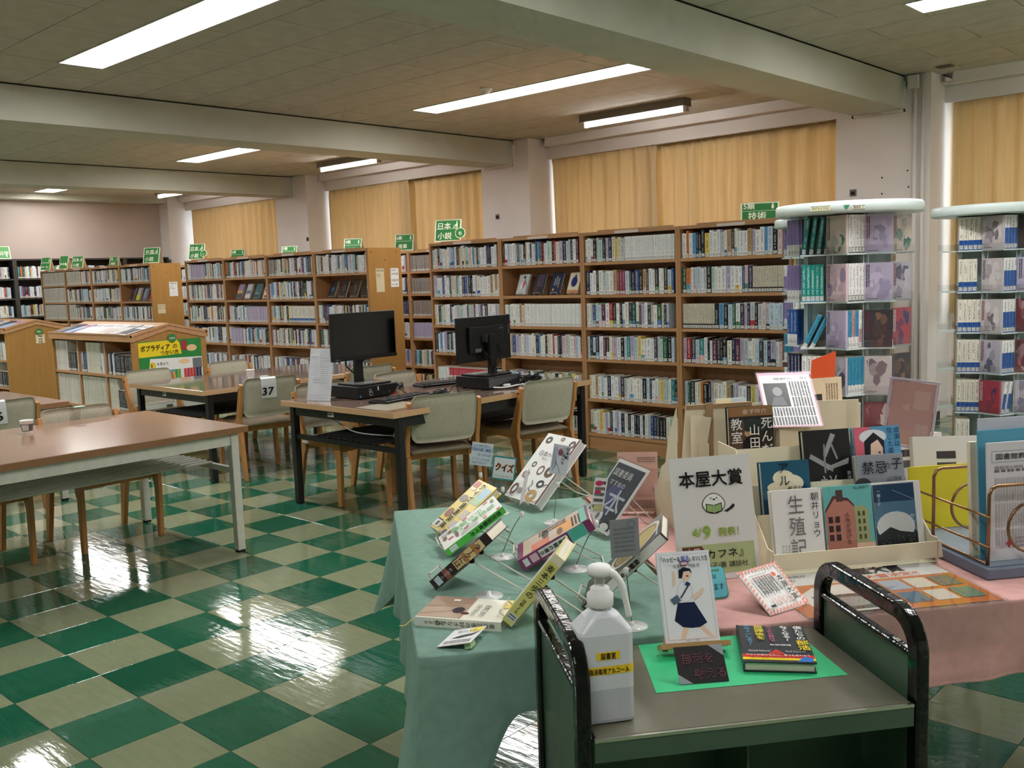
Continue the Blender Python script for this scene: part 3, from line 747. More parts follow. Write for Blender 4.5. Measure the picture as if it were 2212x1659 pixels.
for (key, i, k), lst in COVERS.items():
    x, y = {'near': R1X, 'mid': R2X, 'far': R3X}[key][i], Y1; z = TIER[k]
    for q, (lab, cov, items) in enumerate(lst):
        bx = x+(.12 if key != 'mid' else .14)+q*.188; w, h, t = .126, .182, .02
        Mx = frame((bx, y+.055, z+.012), (1, -.10, 0), (0, .36, .93))
        book('display_book', 'cover-out book on %s, %s' % (NCASE[key], lab), Mx, w, h, t, cov, items, group='cover-out books on the oak shelves')
        s = MB(); a = Vector((bx, y+.055, z))
        for dx in (.03, .095): s.tube([a+Vector((dx, -.012, .022)), a+Vector((dx, -.012, .003)), a+Vector((dx, .03, .003)), a+Vector((dx, .085, .003)), a+Vector((dx, .082, .13))], .0022, 5)
        s.tube([a+Vector((.03, -.012, .022)), a+Vector((.095, -.012, .022))], .0022, 5)
        tag(s.build('book_easel', 'wire'), 'small wire easel holding the %s of %s' % (lab.replace(' cover', ' cover book'), NCASE[key]) if len(lab.split()) < 7 else 'small wire easel under the %s' % lab, 'book easel', 'wire easels on the oak shelves')
# ------------------------------------------------------------------ green section signs on top of the cases
def section_sign(x, y, z, w, h, lines, label, badge=None, rz=R(28), pale=False, tilt=.26):
    w *= 1.18; h *= 1.08
    t = thing('section_sign', label, 'sign', (x, y, z), rz, 'green section signs')
    g = (96, 168, 96) if pale else (52, 128, 66); p = (236, 240, 214)
    Mx = Matrix.Rotation(R(90)-tilt, 4, 'X'); Mb = Matrix.Translation((0, 2*h*math.sin(tilt), 0)) @ Matrix.Rotation(R(90)+tilt, 4, 'X')
    MB().box(-w/2, 0, -.003, w/2, h, 0).build('front_card', cm(p, .5), t, M=Mx)
    MB().box(-w/2, 0, 0, w/2, h, .003).build('back_card', cm((214, 204, 170), .6), t, M=Mb)
    bd = w*.045; it = [('r', -w/2+bd, bd, w/2-bd, h-bd, g)]
    if len(lines) > 1 and lines[0][1] < .3: it.append(('r', -w/2+bd, h*.56, w/2-bd, h*.575, p))
    it += [('c', w*.33, (h*.74 if len(lines) > 1 and lines[0][1] < .3 else h*.26), w*.035, h*.10, p), ('c', w*.335, (h*.86 if len(lines) > 1 and lines[0][1] < .3 else h*.36), w*.022, h*.05, p)]
    prints(t, it, Mx, name='green_field')
    for s, fs, fx, fy in lines: letter(t, s, fx*w, fy*h, fs*w, (240, 244, 224), Mx, z=.0011, bold=.03)
    if badge:
        MB().lathe([(w*.2, .001), (w*.2, .004)], (w*.47, h*.36, 0), 20).build('round_badge', cm(p, .5), t, M=Mx)
        prints(t, [('c', w*.47, h*.36, w*.175, w*.175, g)], Mx, z0=.0042, name='badge_field'); letter(t, badge, w*.41, h*.26, w*.17, (240, 244, 224), Mx, z=.0056, bold=.03)
big = lambda a, b: [(a, .25, -.36, .60), (b, .25, -.36, .17)]
num = lambda n, s: [(n, .2, -.42, .68), (s, .24, -.30, .16)]
section_sign(-2.33, Y1+.07, SH+.012, .215, .195, [('日本', .27, -.38, .58), ('の', .2, .2, .58), ('小説', .27, -.38, .14)], 'largest green sign reading 日本の小説 with round ち badge, near row', 'ち')
section_sign(-6.82, Y1+.05, SH+.012, .185, .185, [('日本', .27, -.38, .58), ('の', .2, .2, .58), ('小説', .27, -.38, .14)], 'green 日本の小説 sign at the left end of the middle row', 'こ')
section_sign(-10.28, Y1+.05, SH+.012, .17, .17, [('日本', .27, -.38, .58), ('の', .2, .2, .58), ('小説', .27, -.38, .14)], 'green 日本の小説 sign on the far row')
section_sign(-8.13, Y1+.12, SH+.012, .21, .20, [('外国', .27, -.38, .58), ('の', .2, .2, .58), ('小説', .27, -.38, .14)], 'green 外国の小説 sign above the far row end panel')
section_sign(-4.45, Y2+.06, SH+.012, .195, .185, num('6類', '産業'), 'green sign reading 6類 産業 in the back row gap')
section_sign(-5.42, Y2+.06, SH+.012, .20, .185, num('9類', '文学'), 'green sign reading 9類 文学 above the middle row end')
section_sign(-6.78, Y2+.06, SH+.012, .19, .155, num('7類', '芸術'), 'green sign reading 7類, half sunk behind the middle row')
section_sign(-8.06, Y2+.06, SH+.012, .19, .165, num('8類', '言語'), 'green sign reading 8類 言語 left of the third pillar')
section_sign(.55, Y2-.75, SH+.012, .24, .15, num('5類', '技術'), 'wide green sign reading 5類 技術 beside the tall racks')
section_sign(-9.45, Y1+.22, SH+.012, .13, .13, num('0類', '総記'), 'small green sign in the middle of the far row')
section_sign(-10.75, Y1+.04, SH+.012, .13, .19, [('参考書', .26, -.4, .3)], 'dark green sign reading 参考書 on the far row')
section_sign(-11.38, Y1+.02, SH+.012, .15, .19, [('パンフレット', .13, -.42, .55), ('行政・郷土', .15, -.4, .2)], 'leftmost green sign of the far row, two lines of white lettering')
# ------------------------------------------------------------------ dark steel shelving on the end wall
FX = -12.02; FT = [1.64, 1.33, 1.03, .72, .41, .10]
for n, (a, b) in enumerate(((2.3, 3.2), (3.2, 4.1), (4.1, 5.0), (5.0, 5.9), (5.9, 6.7))):
    t = thing('steel_shelf', 'dark steel shelf against the far end wall, %s from left' % BN[n] if n < 4 else 'dark steel shelf in the far corner by the end pillar', 'shelf', (FX, a, 0), 0, 'dark steel shelves on the end wall')
    W_ = b-a
    for yy in (0, W_-.03): MB().box(-.33, yy, 0, 0, yy+.03, 1.95).build('upright', 'darkshelf', t)
    for z in FT+[1.95]: MB().box(-.33, .03, z-.025, 0, W_-.03, z).build('shelf', 'darkshelf', t)
    MB().box(-.338, 0, 0, -.33, W_, 1.95).build('back_panel', 'darkshelf', t)
    Mr = Matrix.Translation((FX-.02, a, 0)) @ Matrix.Rotation(R(90), 4, 'Z')
    for k, z in enumerate(FT[:4]): row(.04, W_-.04, 0, z, .25, 900+n*10+k, M=Mr, fill=.97, hmin=.17)
section_sign(-12.12, 3.92, 1.952, .30, .20, [('社会科学', .22, -.44, .30)], 'pale green sign reading 会科学 on the dark end-wall shelf', rz=R(90), pale=True)
# ------------------------------------------------------------------ low gabled magazine shelves
def gable_shelf(x, y, label, nb=3):
    L, W, ZE, ZR = 1.70, .70, 1.0, 1.085
    t = thing('gabled_shelf', label, 'magazine shelf', (x-L, y, 0), 0, 'low gabled magazine shelves')
    poly = [(0, 0), (W, 0), (W, ZE), (W/2, ZR), (0, ZE)]
    for xx in (0, L-.025): MB().prism(poly, lambda a, b, d: (d, a, b), xx, xx+.025).build('gable_panel', 'oakEnd', t)
    for k in (1, 2): MB().box(L*k/3-.011, .01, .09, L*k/3+.011, W-.01, ZE-.05).build('divider', 'oakZ', t)
    for z in (.06, .345, .66): MB().box(.025, .008, z-.024, L-.025, W-.008, z).build('shelf', 'oakX', t)
    MB().box(.025, .012, .0, L-.025, .03, .036).build('plinth', 'oakX', t); MB().box(.025, W/2-.008, .06, L-.025, W/2+.008, ZE).build('back_panel', 'oakBack', t)
    sl = math.hypot(W/2+.02, ZR-ZE)
    for s in (0, 1):
        p = [(-.015, ZE-.0), (W/2, ZR+.004), (W/2, ZR+.026), (-.015, ZE+.022)]
        if s: p = [(W-a, b) for a, b in reversed(p)]
        MB().prism(p, lambda a, b, d: (d, a, b), -.012, L+.012).build('roof_board', 'oakX', t)
        yy = -.018 if s == 0 else W
        MB().box(-.012, yy, ZE-.035, L+.012, yy+.018, ZE+.05 if 0 else ZE+.02).build('eave_rail', 'oakX', t)
        MB().box(-.012, yy-.004 if s == 0 else yy+.018-.004, ZE+.02, L+.012, yy+.008 if s == 0 else yy+.022, ZE+.032).build('magazine_lip', 'oakX', t)
    gt = MB().prism([(0, ZE-.04), (W/2, ZR-.035), (W, ZE-.04), (W, ZE), (W/2, ZR), (0, ZE)], lambda a, b, d: (d, a, b), L, L+.008).build('gable_trim', 'oakX', t)
    return t, L, W, ZE, ZR
def sticker(X, Y, Z, w, h, col, lines, label, name='shelf_label', cat='label', disc=False):
    Mw = Matrix.Translation((X, Y, Z)) @ Matrix(((0, 0, 1, 0), (1, 0, 0, 0), (0, 1, 0, 0), (0, 0, 0, 1)))
    t = thing(name, label, cat, M=Mw)
    if disc: MB().lathe([(w/2, 0), (w/2, .0015)], (0, 0, 0), 20).build('disc', cm(col, .5), t)
    else: MB().box(-w/2, -h/2, 0, w/2, h/2, .0015).build('card', cm(col, .5), t)
    for s, x, y, sz, c in lines: letter(t, s, x, y, sz, c, z=.002, align='C', bold=.02)
    return t
for n, (gx, gy) in enumerate(((-3.90, 2.05), (-7.45, 2.27))):
    t, L, W, ZE, ZR = gable_shelf(gx, gy, ['low gabled magazine shelf with a poster on its end', 'low gabled magazine shelf cut by the left picture edge'][n])
    x0 = gx-L
    for k in range(3):
        a, b = x0+L*k/3+.02, x0+L*(k+1)/3-.02
        row(a, b, gy+.02, .66, .30, 300+n*40+k, runs=[[(0, .55, 'mag'), (.55, .9, 'dark')], [(.1, .25, 'navyser'), (.25, .8, 'maglist')], [(.3, 1, 'dark')]][k] if n == 0 else (), hmin=.2, depth=.2, wr=(.008, .02))
        row(a, b, gy+.02, .345, .29, 310+n*40+k, runs=[(0, 1, 'mag' if k == 0 else 'maglist')] if k < 2 else [(0, .3, 'maglist'), (.3, .8, 'dark')], depth=.2)
    for s in (0, 1):
        for q in range(7 if s == 0 else 5):
            w, h = .205, .275
            bx = x0+.06+q*.232
            if s == 0: Mx = frame((bx, gy-.012, ZE+.0235), (1, rnd.uniform(-.12, .12), 0), (0, W/2, ZR-ZE))
            else: Mx = frame((bx+w, gy+W+.012, ZE+.0235), (-1, 0, 0), (0, -W/2, ZR-ZE))
            c1, c2 = [((58, 62, 68), (120, 124, 128)), ((206, 160, 190), (150, 186, 220)), ((222, 200, 206), (236, 232, 236)), ((212, 198, 204), (236, 226, 224)), ((236, 232, 230), (210, 196, 190)), ((120, 118, 124), (214, 208, 206)), ((230, 226, 226), (60, 58, 62))][(q+2*n) % 7]
            e = thing('magazine', '%s magazine from left on the %s slope of %s gabled shelf' % (ORD[q], ('near', 'far')[s], ('the poster', 'the left-edge')[n]), 'magazine', M=Mx, group='magazines on the gabled shelves')
            MB().box(0, 0, 0, w, h, .006).build('body', cm(c1, .3), e); prints(e, [('r', .01, .02, w-.01, h*.62, c2), ('l', .02, h*.72, w-.02, h*.92, 2, (70, 66, 70))], z0=.0062)
            if s == 0 and q in (1, 4): pass
    sticker(gx+.0085, gy+W/2+.02, .975-.01*n, .075, .075, (58, 132, 70), [('雑誌' if n else '大型本', 0, -.008, .02, (236, 240, 220))], ['round green sticker under the gable peak above the poster', 'round green sticker under the left gable peak'][n], 'round_sticker', 'sticker', True)
    if n: sticker(gx+.0005, gy+W/2+.03, .88, .10, .10, (228, 216, 178), [('文庫本', 0, .022, .022, (40, 36, 30)), ('全集', 0, -.012, .022, (40, 36, 30)), ('新聞', 0, -.042, .022, (40, 36, 30))], 'beige three-line label on the left gabled shelf end')
# poster on the near gable: yellow and green banner, rows of small coloured book spines, text
Mw = Matrix.Translation((-3.8995, 2.05+.055, .16)) @ Matrix(((0, 0, 1, 0), (1, 0, 0, 0), (0, 1, 0, 0), (0, 0, 0, 1)))
t = thing('poster', 'green and yellow ポプラディア poster on the gabled shelf end', 'poster', M=Mw)
w, h = .594, .80
MB().box(0, 0, 0, w, h, .001).build('sheet', cm((52, 140, 70), .35), t)
it = [('p', [(0, .66), (.40, .67), (.385, .77), (.36, .8), (0, .79)], (244, 214, 40)), ('r', .40, .70, .455, .785, (170, 60, 60)), ('c', .50, .715, .05, .03, (240, 200, 150)), ('p', [(.06, .36), (.594, .36), (.594, .63), (.10, .645)], (240, 240, 236)), ('c', .12, .585, .03, .03, (236, 206, 60)), ('c', .42, .60, .055, .022, (244, 206, 160)), ('r', .50, .53, .59, .62, (120, 126, 130)), ('r', 0, .03, .594, .34, (226, 230, 220)), ('l', .03, .24, .30, .32, 5, (120, 120, 118)), ('l', .03, .06, .55, .12, 3, (120, 120, 118)), ('r', .22, .16, .28, .23, (90, 100, 80)), ('c', .56, .06, .03, .04, (230, 200, 60))]
cols = [(196, 40, 60), (206, 60, 70), (170, 40, 90), (60, 60, 140), (50, 90, 170), (40, 130, 190), (40, 150, 160), (60, 150, 90), (120, 170, 60), (236, 236, 230), (214, 80, 90), (200, 60, 80), (206, 80, 60), (190, 60, 60), (50, 60, 90), (60, 70, 100)]
for i, c in enumerate(cols): it.append(('r', .12+i*.029, .44, .145+i*.029, .535, c))
prints(t, it, z0=.0011)
letter(t, 'ポプラディア', .02, .715, .056, (30, 28, 24), z=.0040, bold=.03, width=.27, rot=.02); letter(t, 'の', .32, .725, .05, (30, 28, 24), z=.0040); letter(t, 'つかい方', .20, .675, .044, (30, 28, 24), z=.0040, bold=.02, width=.17); letter(t, '1', .108, .565, .05, (30, 28, 24), z=.0040, bold=.03); letter(t, 'を見よう', .16, .585, .028, (60, 90, 50), z=.0040)
# ------------------------------------------------------------------ reading tables
def table(label, x0, x1, y0, y1, top, edge, steel, zt=.68, plate=False, barz=.43):
    t = thing('reading_table', label, 'table', ((x0+x1)/2, (y0+y1)/2, 0), 0, 'reading tables'); W, L = (x1-x0)/2, (y1-y0)/2
    bevel(MB().box(-W+.006, -L+.006, zt-.034, W-.006, L-.006, zt).build('tabletop', top, t), .003, 1)
    e = MB(); e.box(-W, -L, zt-.034, W, -L+.006, zt-.0012); e.box(-W, L-.006, zt-.034, W, L, zt-.0012); e.box(-W, -L+.006, zt-.034, -W+.006, L-.006, zt-.0012); e.box(W-.006, -L+.006, zt-.034, W, L-.006, zt-.0012)
    e.build('edge_band', edge, t)
    a = .018
    for sx in (-1, 1):
        for sy in (-1, 1):
            cx, cy = sx*(W-a-.022), sy*(L-.072)
            leg = bevel(MB().box(cx-.022, cy-.022, .012, cx+.022, cy+.022, zt-.034).build('leg', steel, t), .003, 1)
            MB().box(cx-.018, cy-.018, 0, cx+.018, cy+.018, .012).build('foot_cap', 'rubber', leg)
    for s in (-1, 1):
        MB().box(-W+.062, s*(L-.072)-.014, zt-.096, W-.062, s*(L-.072)+.014, zt-.034).build('apron', steel, t)
        MB().box(s*(W-.04)-.014, -L+.094, zt-.096, s*(W-.04)+.014, L-.094, zt-.034).build('apron', steel, t)
        MB().box(-W+.062, s*(L-.072)-.012, barz, W-.062, s*(L-.072)+.012, barz+.03).build('side_bar', steel, t)
    for i in range(11):
        x = -W+.27+(2*W-.54)*i/10
        MB().tube([(x, -L+.075, barz+.035), (x, L-.075, barz+.035)], .0075, 6).build('shelf_rod', steel, t, True)
    if plate:
        p = MB().box(-.05, -L+.0575, zt-.08, .0, -L+.0578, zt-.052); MB().box(-.14, -L+.056, zt-.080, -.08, -L+.0585, zt-.053).build('number_plate', 'white', t)
        letter(t, '図書2', -.134, 0, .017, (60, 60, 60), Matrix.Translation((0, -L+.0558, zt-.073)) @ Matrix.Rotation(R(90), 4, 'X'))
    return t
MT['tedge'] = MT['tableedge']
TA = table('brown-topped table with ivory steel legs at the left edge', -1.52, -.38, -.85, .985, 'tabletopA', cm((150, 108, 76), .4), 'whitesteel')
TB = table('black-legged table carrying the two computers', -1.13, -.02, 1.69, 3.49, 'tabletopB', 'tableedge', 'blacksteel', plate=True)
TC = table('black-legged table behind the chair numbered 37', -3.26, -2.13, 1.70, 3.50, 'tabletopB', 'tableedge', 'blacksteel', plate=True)
TD = table('brown table behind the chair numbered 36, mostly out of frame', -3.70, -2.52, -.88, .93, 'tabletopA', cm((150, 108, 76), .4), 'whitesteel')
# ------------------------------------------------------------------ chairs
def chair_proto():
    t = thing('chair', 'x', 'chair')
    hw = .222; th = .013
    fr_leg = [(.185, 0), (.222, 0), (.238, .30), (.238, .375), (.17, .375), (.172, .335), (.188, .30)]
    re_leg = [(-.262, 0), (-.226, 0), (-.150, .30), (-.128, .345), (-.128, .375), (-.215, .375), (-.222, .33)]
    rail = [(-.205, .375), (.238, .375), (.238, .395), (.215, .425), (-.05, .415), (-.205, .43)]
    post = [(-.205, .40), (-.115, .40), (-.150, .47), (-.205, .62), (-.232, .715), (-.268, .705), (-.248, .60), (-.212, .47)]
    for s in (-1, 1):
        f = lambda a, b, d, s=s: (a, s*hw+d, b)
        for nm, poly in (('leg', fr_leg), ('leg', re_leg), ('seat_rail', rail)):
            bevel(MB().prism(poly, f, -th, th).build(nm, 'chairwood', t), .004, 2)
        p = bevel(MB().prism(post, f, -th, th).build('back_post', 'chairwood', t), .004, 2)
        MB().lathe([(.008, 0), (.008, .0015)], seg=10).build('screw_cap', 'rubber', p, M=Matrix.Translation((-.236, s*(hw+th), .672)) @ Matrix.Rotation(R(-90*s), 4, 'X'))
    MB().box(-.13, -hw+th, .345, -.105, hw-th, .385).build('cross_rail', 'chairwood', t); MB().box(.165, -hw+th, .345, .188, hw-th, .392).build('cross_rail', 'chairwood', t)
    # seat cushion
    mb = MB(); n = 9; m = 9
    for k, (zf, zs) in enumerate(((.436, 1), (.392, 0))):
        for i in range(n):
            for j in range(m):
                u, v = i/(n-1)*2-1, j/(m-1)*2-1
                ed = (1-min(1, max(0, (abs(u)-.8)/.2))**2*.5)*(1-min(1, max(0, (abs(v)-.8)/.2))**2*.5)
                mb.v.append((.025+u*.222, v*(.205-.012*(u < -.5)), zf-(1-ed)*.03*zs-.012*zs*(u < 0)*(-u)))
    for k in range(2):
        b = k*n*m
        for i in range(n-1):
            for j in range(m-1):
                q = (b+i*m+j, b+(i+1)*m+j, b+(i+1)*m+j+1, b+i*m+j+1); mb.f.append(q if k == 0 else q[::-1]); mb.mi.append(0)
    ring = [i*m for i in range(n)]+[(n-1)*m+j for j in range(1, m)]+[i*m+m-1 for i in range(n-2, -1, -1)]+[j for j in range(m-2, 0, -1)]
    for a, b in zip(ring, ring[1:]+ring[:1]): mb.f.append((a, n*m+a, n*m+b, b)); mb.mi.append(0)
    mb.build('seat', 'seatfabric', t, True)
    # curved back panel
    mb = MB(); nu, nv = 17, 11
    def bp(u, v, d):
        ww = .206-.010*max(0, -v)**2
        r_ = .30; au, av = abs(u), abs(v)
        # rounded corners
        cx = max(0, au-(1-r_*.62))/(r_*.62); cy = max(0, av-(1-r_))/r_
        l = math.hypot(cx, cy); k = 1/l if l > 1 else 1
        uu = math.copysign((1-r_*.62)+cx*k*r_*.62 if cx > 0 else au, u); vv2 = math.copysign((1-r_)+cy*k*r_ if cy > 0 else av, v)
        y = uu*ww; z = .605+vv2*.145
        x = -.205-(z-.46)*.20-.030*(1-(y/.21)**2)+d*(.017*max(.25, 1-max(abs(u), abs(v))**8))
        return (x, y, z)
    for d in (1, -1):
        for i in range(nu):
            for j in range(nv): mb.v.append(bp(i/(nu-1)*2-1, j/(nv-1)*2-1, d))
    N = nu*nv
    for k in range(2):
        for i in range(nu-1):
            for j in range(nv-1):
                q = (k*N+i*nv+j, k*N+(i+1)*nv+j, k*N+(i+1)*nv+j+1, k*N+i*nv+j+1); mb.f.append(q if k == 0 else q[::-1]); mb.mi.append(0)
    ring = [i*nv for i in range(nu)]+[(nu-1)*nv+j for j in range(1, nv)]+[i*nv+nv-1 for i in range(nu-2, -1, -1)]+[j for j in range(nv-2, 0, -1)]
    for a, b in zip(ring, ring[1:]+ring[:1]): mb.f.append((b, N+b, N+a, a)); mb.mi.append(0)
    mb.build('backrest', 'fabric', t, True)
    pl_ = MB().box(-.16, -hw-th-.0012, .383, -.10, -hw-th, .40).build('number_tag', 'white', t)
    return t
CH0 = chair_proto(); ch_used = [False]
def chair(x, y, deg, label):
    o = copy_tree(CH0) if ch_used[0] else CH0; ch_used[0] = True
    o.location = (x, y, 0); o.rotation_euler = (0, 0, R(deg)); tag(o, label, 'chair', 'upholstered reading-room chairs'); return o
chair(-1.30, .585, 1, 'chair facing us across the ivory-legged table, green tape on its back')
chair(-1.32, -.11, 0, 'chair under the ivory-legged table at the left edge, mostly hidden')
c36 = chair(-2.69, .47, 180, 'chair at the left edge with the number 36 hung over it')
c37 = chair(-2.20, 2.185, 171, 'chair with the number 37 hung over its back')
chair(-3.27, 2.02, 5, 'chair in front of the green poster')
chair(-3.32, 2.80, 6, 'chair behind the far table, right of the poster')
chair(-2.17, 3.08, 176, 'chair half hidden behind the front-facing monitor')
chair(-.975, 2.075, 0, 'chair behind the white paper stand, seen through the table legs')
chair(-1.02, 2.79, 4, 'chair beyond the computers, back towards the bookcases')
chair(-.245, 2.17, 158, 'chair with its back to us at the computer table, nearer one')
chair(-.185, 2.985, 169, 'chair with its back to us at the computer table end, beside the bookcases')
# numbers on sheets folded over two chair backs
def number_sheet(ch, num, label, y0):
    t = thing('number_sheet', label, 'number sheet'); t.matrix_world = Matrix.Translation(ch.location) @ Matrix.Rotation(ch.rotation_euler.z, 4, 'Z')
    w = .115
    def pt(y, z, off): return (-.205-(z-.46)*.20-.030*(1-(y/.21)**2)+off, y, z)
    mb = MB(); ys = [y0-w/2+w*i/6 for i in range(7)]
    prof = [(.64, .024), (.70, .023), (.742, .018), (.7535, 0.0), (.742, -.018), (.70, -.0215), (.65, -.0225), (.598, -.0215)]
    for z, off in prof:
        for y in ys: mb.v.append(pt(y-(.012*(.75-z)/.15 if off < 0 else 0), z, off))
    for i in range(len(prof)-1):
        for j in range(6): q = i*7+j; mb.f.append((q, q+1, q+8, q+7)); mb.mi.append(0)
    mb.build('paper', cm((232, 232, 234), .7), t).modifiers.new('t', 'SOLIDIFY').thickness = .0006
    y1 = y0+.042; Mx = frame((-.2905, y1+.004, .622), (0, -1, 0), (-.20, 0, 1))
    letter(t, num, 0, 0, .082, (20, 20, 22), Mx, z=.0035, bold=.035, width=.086)
    MB().box(-.262, y0-.03, .7545, -.21, y0+.03, .756).build('tape', cm((170, 214, 186), .5), t)
number_sheet(c37, '37', 'sheet numbered 37 over the chair between the two black-legged tables', .035); number_sheet(c36, '36', 'sheet numbered 36 over the chair at the left picture edge', .05)
tag(MB().box(-1.30-.266, .56, .7505, -1.30-.222, .62, .7525).build('tape_strip', cm((176, 222, 196), .5)), 'strip of pale green tape on a chair back top', 'tape')
# ------------------------------------------------------------------ paper cups
def cup(x, y, z, label, col, items=True):
    t = thing('paper_cup', label, 'cup', (x, y, z))
    MB().lathe([(.024, 0), (.034, .066), (.0355, .068), (.034, .070), (.0325, .066), (.023, .004)], seg=20, caps=False).face([(.0235*math.cos(a*.628), .0235*math.sin(a*.628), .004) for a in range(10)]).build('cup_body', cm((240, 238, 234), .5), t, True)
    MB().lathe([(.0262, .012), (.0322, .050)], seg=20, caps=False).build('sleeve_print', cm(col, .5), t, True)
    q = thing  # label patch curved on the print
    mb = MB()
    for k in range(5):
        a = R(-75+k*14); b = R(-75+(k+1)*14)
        mb.face([(.0272*math.cos(a), .0272*math.sin(a), .016), (.0272*math.cos(b), .0272*math.sin(b), .016), (.0325*math.cos(b), .0325*math.sin(b), .047), (.0325*math.cos(a), .0325*math.sin(a), .047)])
    mb.build('label_patch', cm((214, 212, 208), .5), t)
cup(-1.25, .187, .68, 'small printed paper cup on the ivory-legged table', (92, 90, 90)); cup(-2.60, 2.39, .68, 'small plain paper cup on the table behind chair 37', (236, 232, 226))
# ------------------------------------------------------------------ computers
def monitor(M_, label, tilt=0, zc=.31):
    """faces local +x; base centre at origin"""
    t = thing('monitor', label, 'monitor', M=M_)
    w, h = .522, .302
    Mt = Matrix.Translation((.02, 0, zc)) @ Matrix.Rotation(tilt, 4, 'Y')
    sh = MB().box(-.022, -w/2, -h/2, 0, w/2, h/2).box(-.045, -w*.32, -h*.3, -.022, w*.32, h*.28); bevel(sh.build('shell', 'blackplastic', t, M=Mt), .004, 2)
    MB().box(0, -w/2+.008, -h/2+.026, .0008, w/2-.008, h/2-.008).build('screen', 'screen', t, M=Mt)
    MB().box(0, -w/2, -h/2, .004, w/2, -h/2+.022).build('chin', cm((24, 24, 26), .35), t, M=Mt)
    MB().box(.004, -w/2+.02, -h/2+.008, .0043, -w/2+.055, -h/2+.014).build('badge', cm((110, 110, 112), .4), t, M=Mt)
    b = MB().box(-.0222, -w/2+.012, .08, -.0225-.0006, -w/2+.028, .02).build('rear_label', cm((74, 74, 78), .5), t, M=Mt)
    MB().box(-.0465, .06, -.085, -.0455, .12, -.06).build('rating_label', cm((110, 110, 112), .5), t, M=Mt)
    MB().box(-.0465, -.16, .06, -.0455, -.12, .07).build('logo_plate', cm((90, 90, 92), .5), t, M=Mt)
    MB().box(-.075, -.03, .012, -.048, .03, zc+.03).build('stand_column', 'blackplastic', t); MB().box(-.06, -.05, zc-.02, -.02, .05, zc+.03).build('mount_arm', cm((54, 56, 58), .5), t)
    bevel(MB().box(-.12, -.13, 0, .11, .13, .012).build('stand_foot', 'blackplastic', t), .004, 2)
    MB().box(.0, -.10, .012, .095, .12, .0128).build('foot_gloss', cm((150, 148, 146), .12), t)
    for k, pts in enumerate(([(-.03, .06, .18), (-.07, .05, .14), (-.085, .02, .09), (-.09, .05, .04), (-.13, .10, .0)], [(-.03, -.10, .20), (-.06, -.10, .13), (-.08, -.05, .09), (-.09, .0, .05), (-.13, .06, .0)])):
        MB().tube(smooth(pts), .004, 6).build('cable', 'rubber', t, True)
    return t
def smooth(pts, n=6):
    P = [Vector(p) for p in pts]; out = []
    for i in range(len(P)-1):
        p0, p1, p2, p3 = P[max(i-1, 0)], P[i], P[i+1], P[min(i+2, len(P)-1)]
        for k in range(n):
            t = k/n; out.append(.5*((2*p1)+(p2-p0)*t+(2*p0-5*p1+4*p2-p3)*t*t+(3*p1-p0-3*p2+p3)*t**3))
    out.append(P[-1]); return out
def computer(M_, label):
    t = thing('desktop_computer', label, 'computer', M=M_)     # front faces local +x
    bevel(MB().box(-.30, 0, .006, 0, .31, .08).build('case', 'blackplastic', t), .003, 2)
    Mx = Matrix(((0, 0, 1, .0003), (1, 0, 0, 0), (0, 1, 0, 0), (0, 0, 0, 1)))
    prints(t, [('o', .10, .050, .011, .011, .0032, (190, 190, 192)), ('o', .105, .031, .014, .014, .0032, (190, 190, 192)), ('r', .012, .014, .026, .028, (60, 130, 190)), ('r', .158, .046, .168, .070, (226, 226, 226)), ('r', .20, .020, .206, .032, (70, 70, 72)), ('r', .215, .020, .221, .032, (70, 70, 72)), ('r', .25, .022, .257, .04, (120, 120, 122)), ('p', [(.27, .006), (.305, .006), (.305, .026)], (170, 30, 36))], Mx, name='front_markings')
    MB().box(-.302, .02, .012, -.3, .30, .074).build('rear_plate', cm((96, 96, 98), .4), t)
    for y in (.04, .25):
        for x in (-.26, -.04): MB().box(x-.012, y, 0, x+.012, y+.024, .006).build('foot', 'rubber', t)
    return t
ZT = .68
computer(Matrix.Translation((-.660, 1.945, ZT)), 'black desktop computer with a figure-eight mark, front towards us')
monitor(Matrix.Translation((-.80, 2.115, ZT+.0805)), 'black monitor with its dark screen towards us', 0, .312)
Mb2 = Matrix.Translation((-.56, 3.01, ZT)) @ Matrix.Rotation(math.pi, 4, 'Z')
computer(Mb2, 'black desktop computer seen from its cabled rear')
monitor(Matrix.Translation((-.43, 2.86, ZT+.0805-.065)) @ Matrix.Rotation(math.pi+.02, 4, 'Z') @ Matrix.Translation((0, 0, .065)), 'black monitor seen from behind on its stand', 0, .245)
def keyboard(x, y, deg, label):
    t = thing('keyboard', label, 'keyboard', (x, y, ZT), R(deg))
    bevel(MB().box(-.075, -.225, 0, .075, .225, .016).build('body', 'blackplastic', t), .004, 2)
    k = MB()
    for r_ in range(5):
        for c in range(19): k.box(-.062+r_*.0235, -.213+c*.0226, .016, -.062+r_*.0235+.019, -.213+c*.0226+.018, .021)
    o = k.build('keys', cm((26, 26, 28), .5), t); o['kind'] = 'stuff'
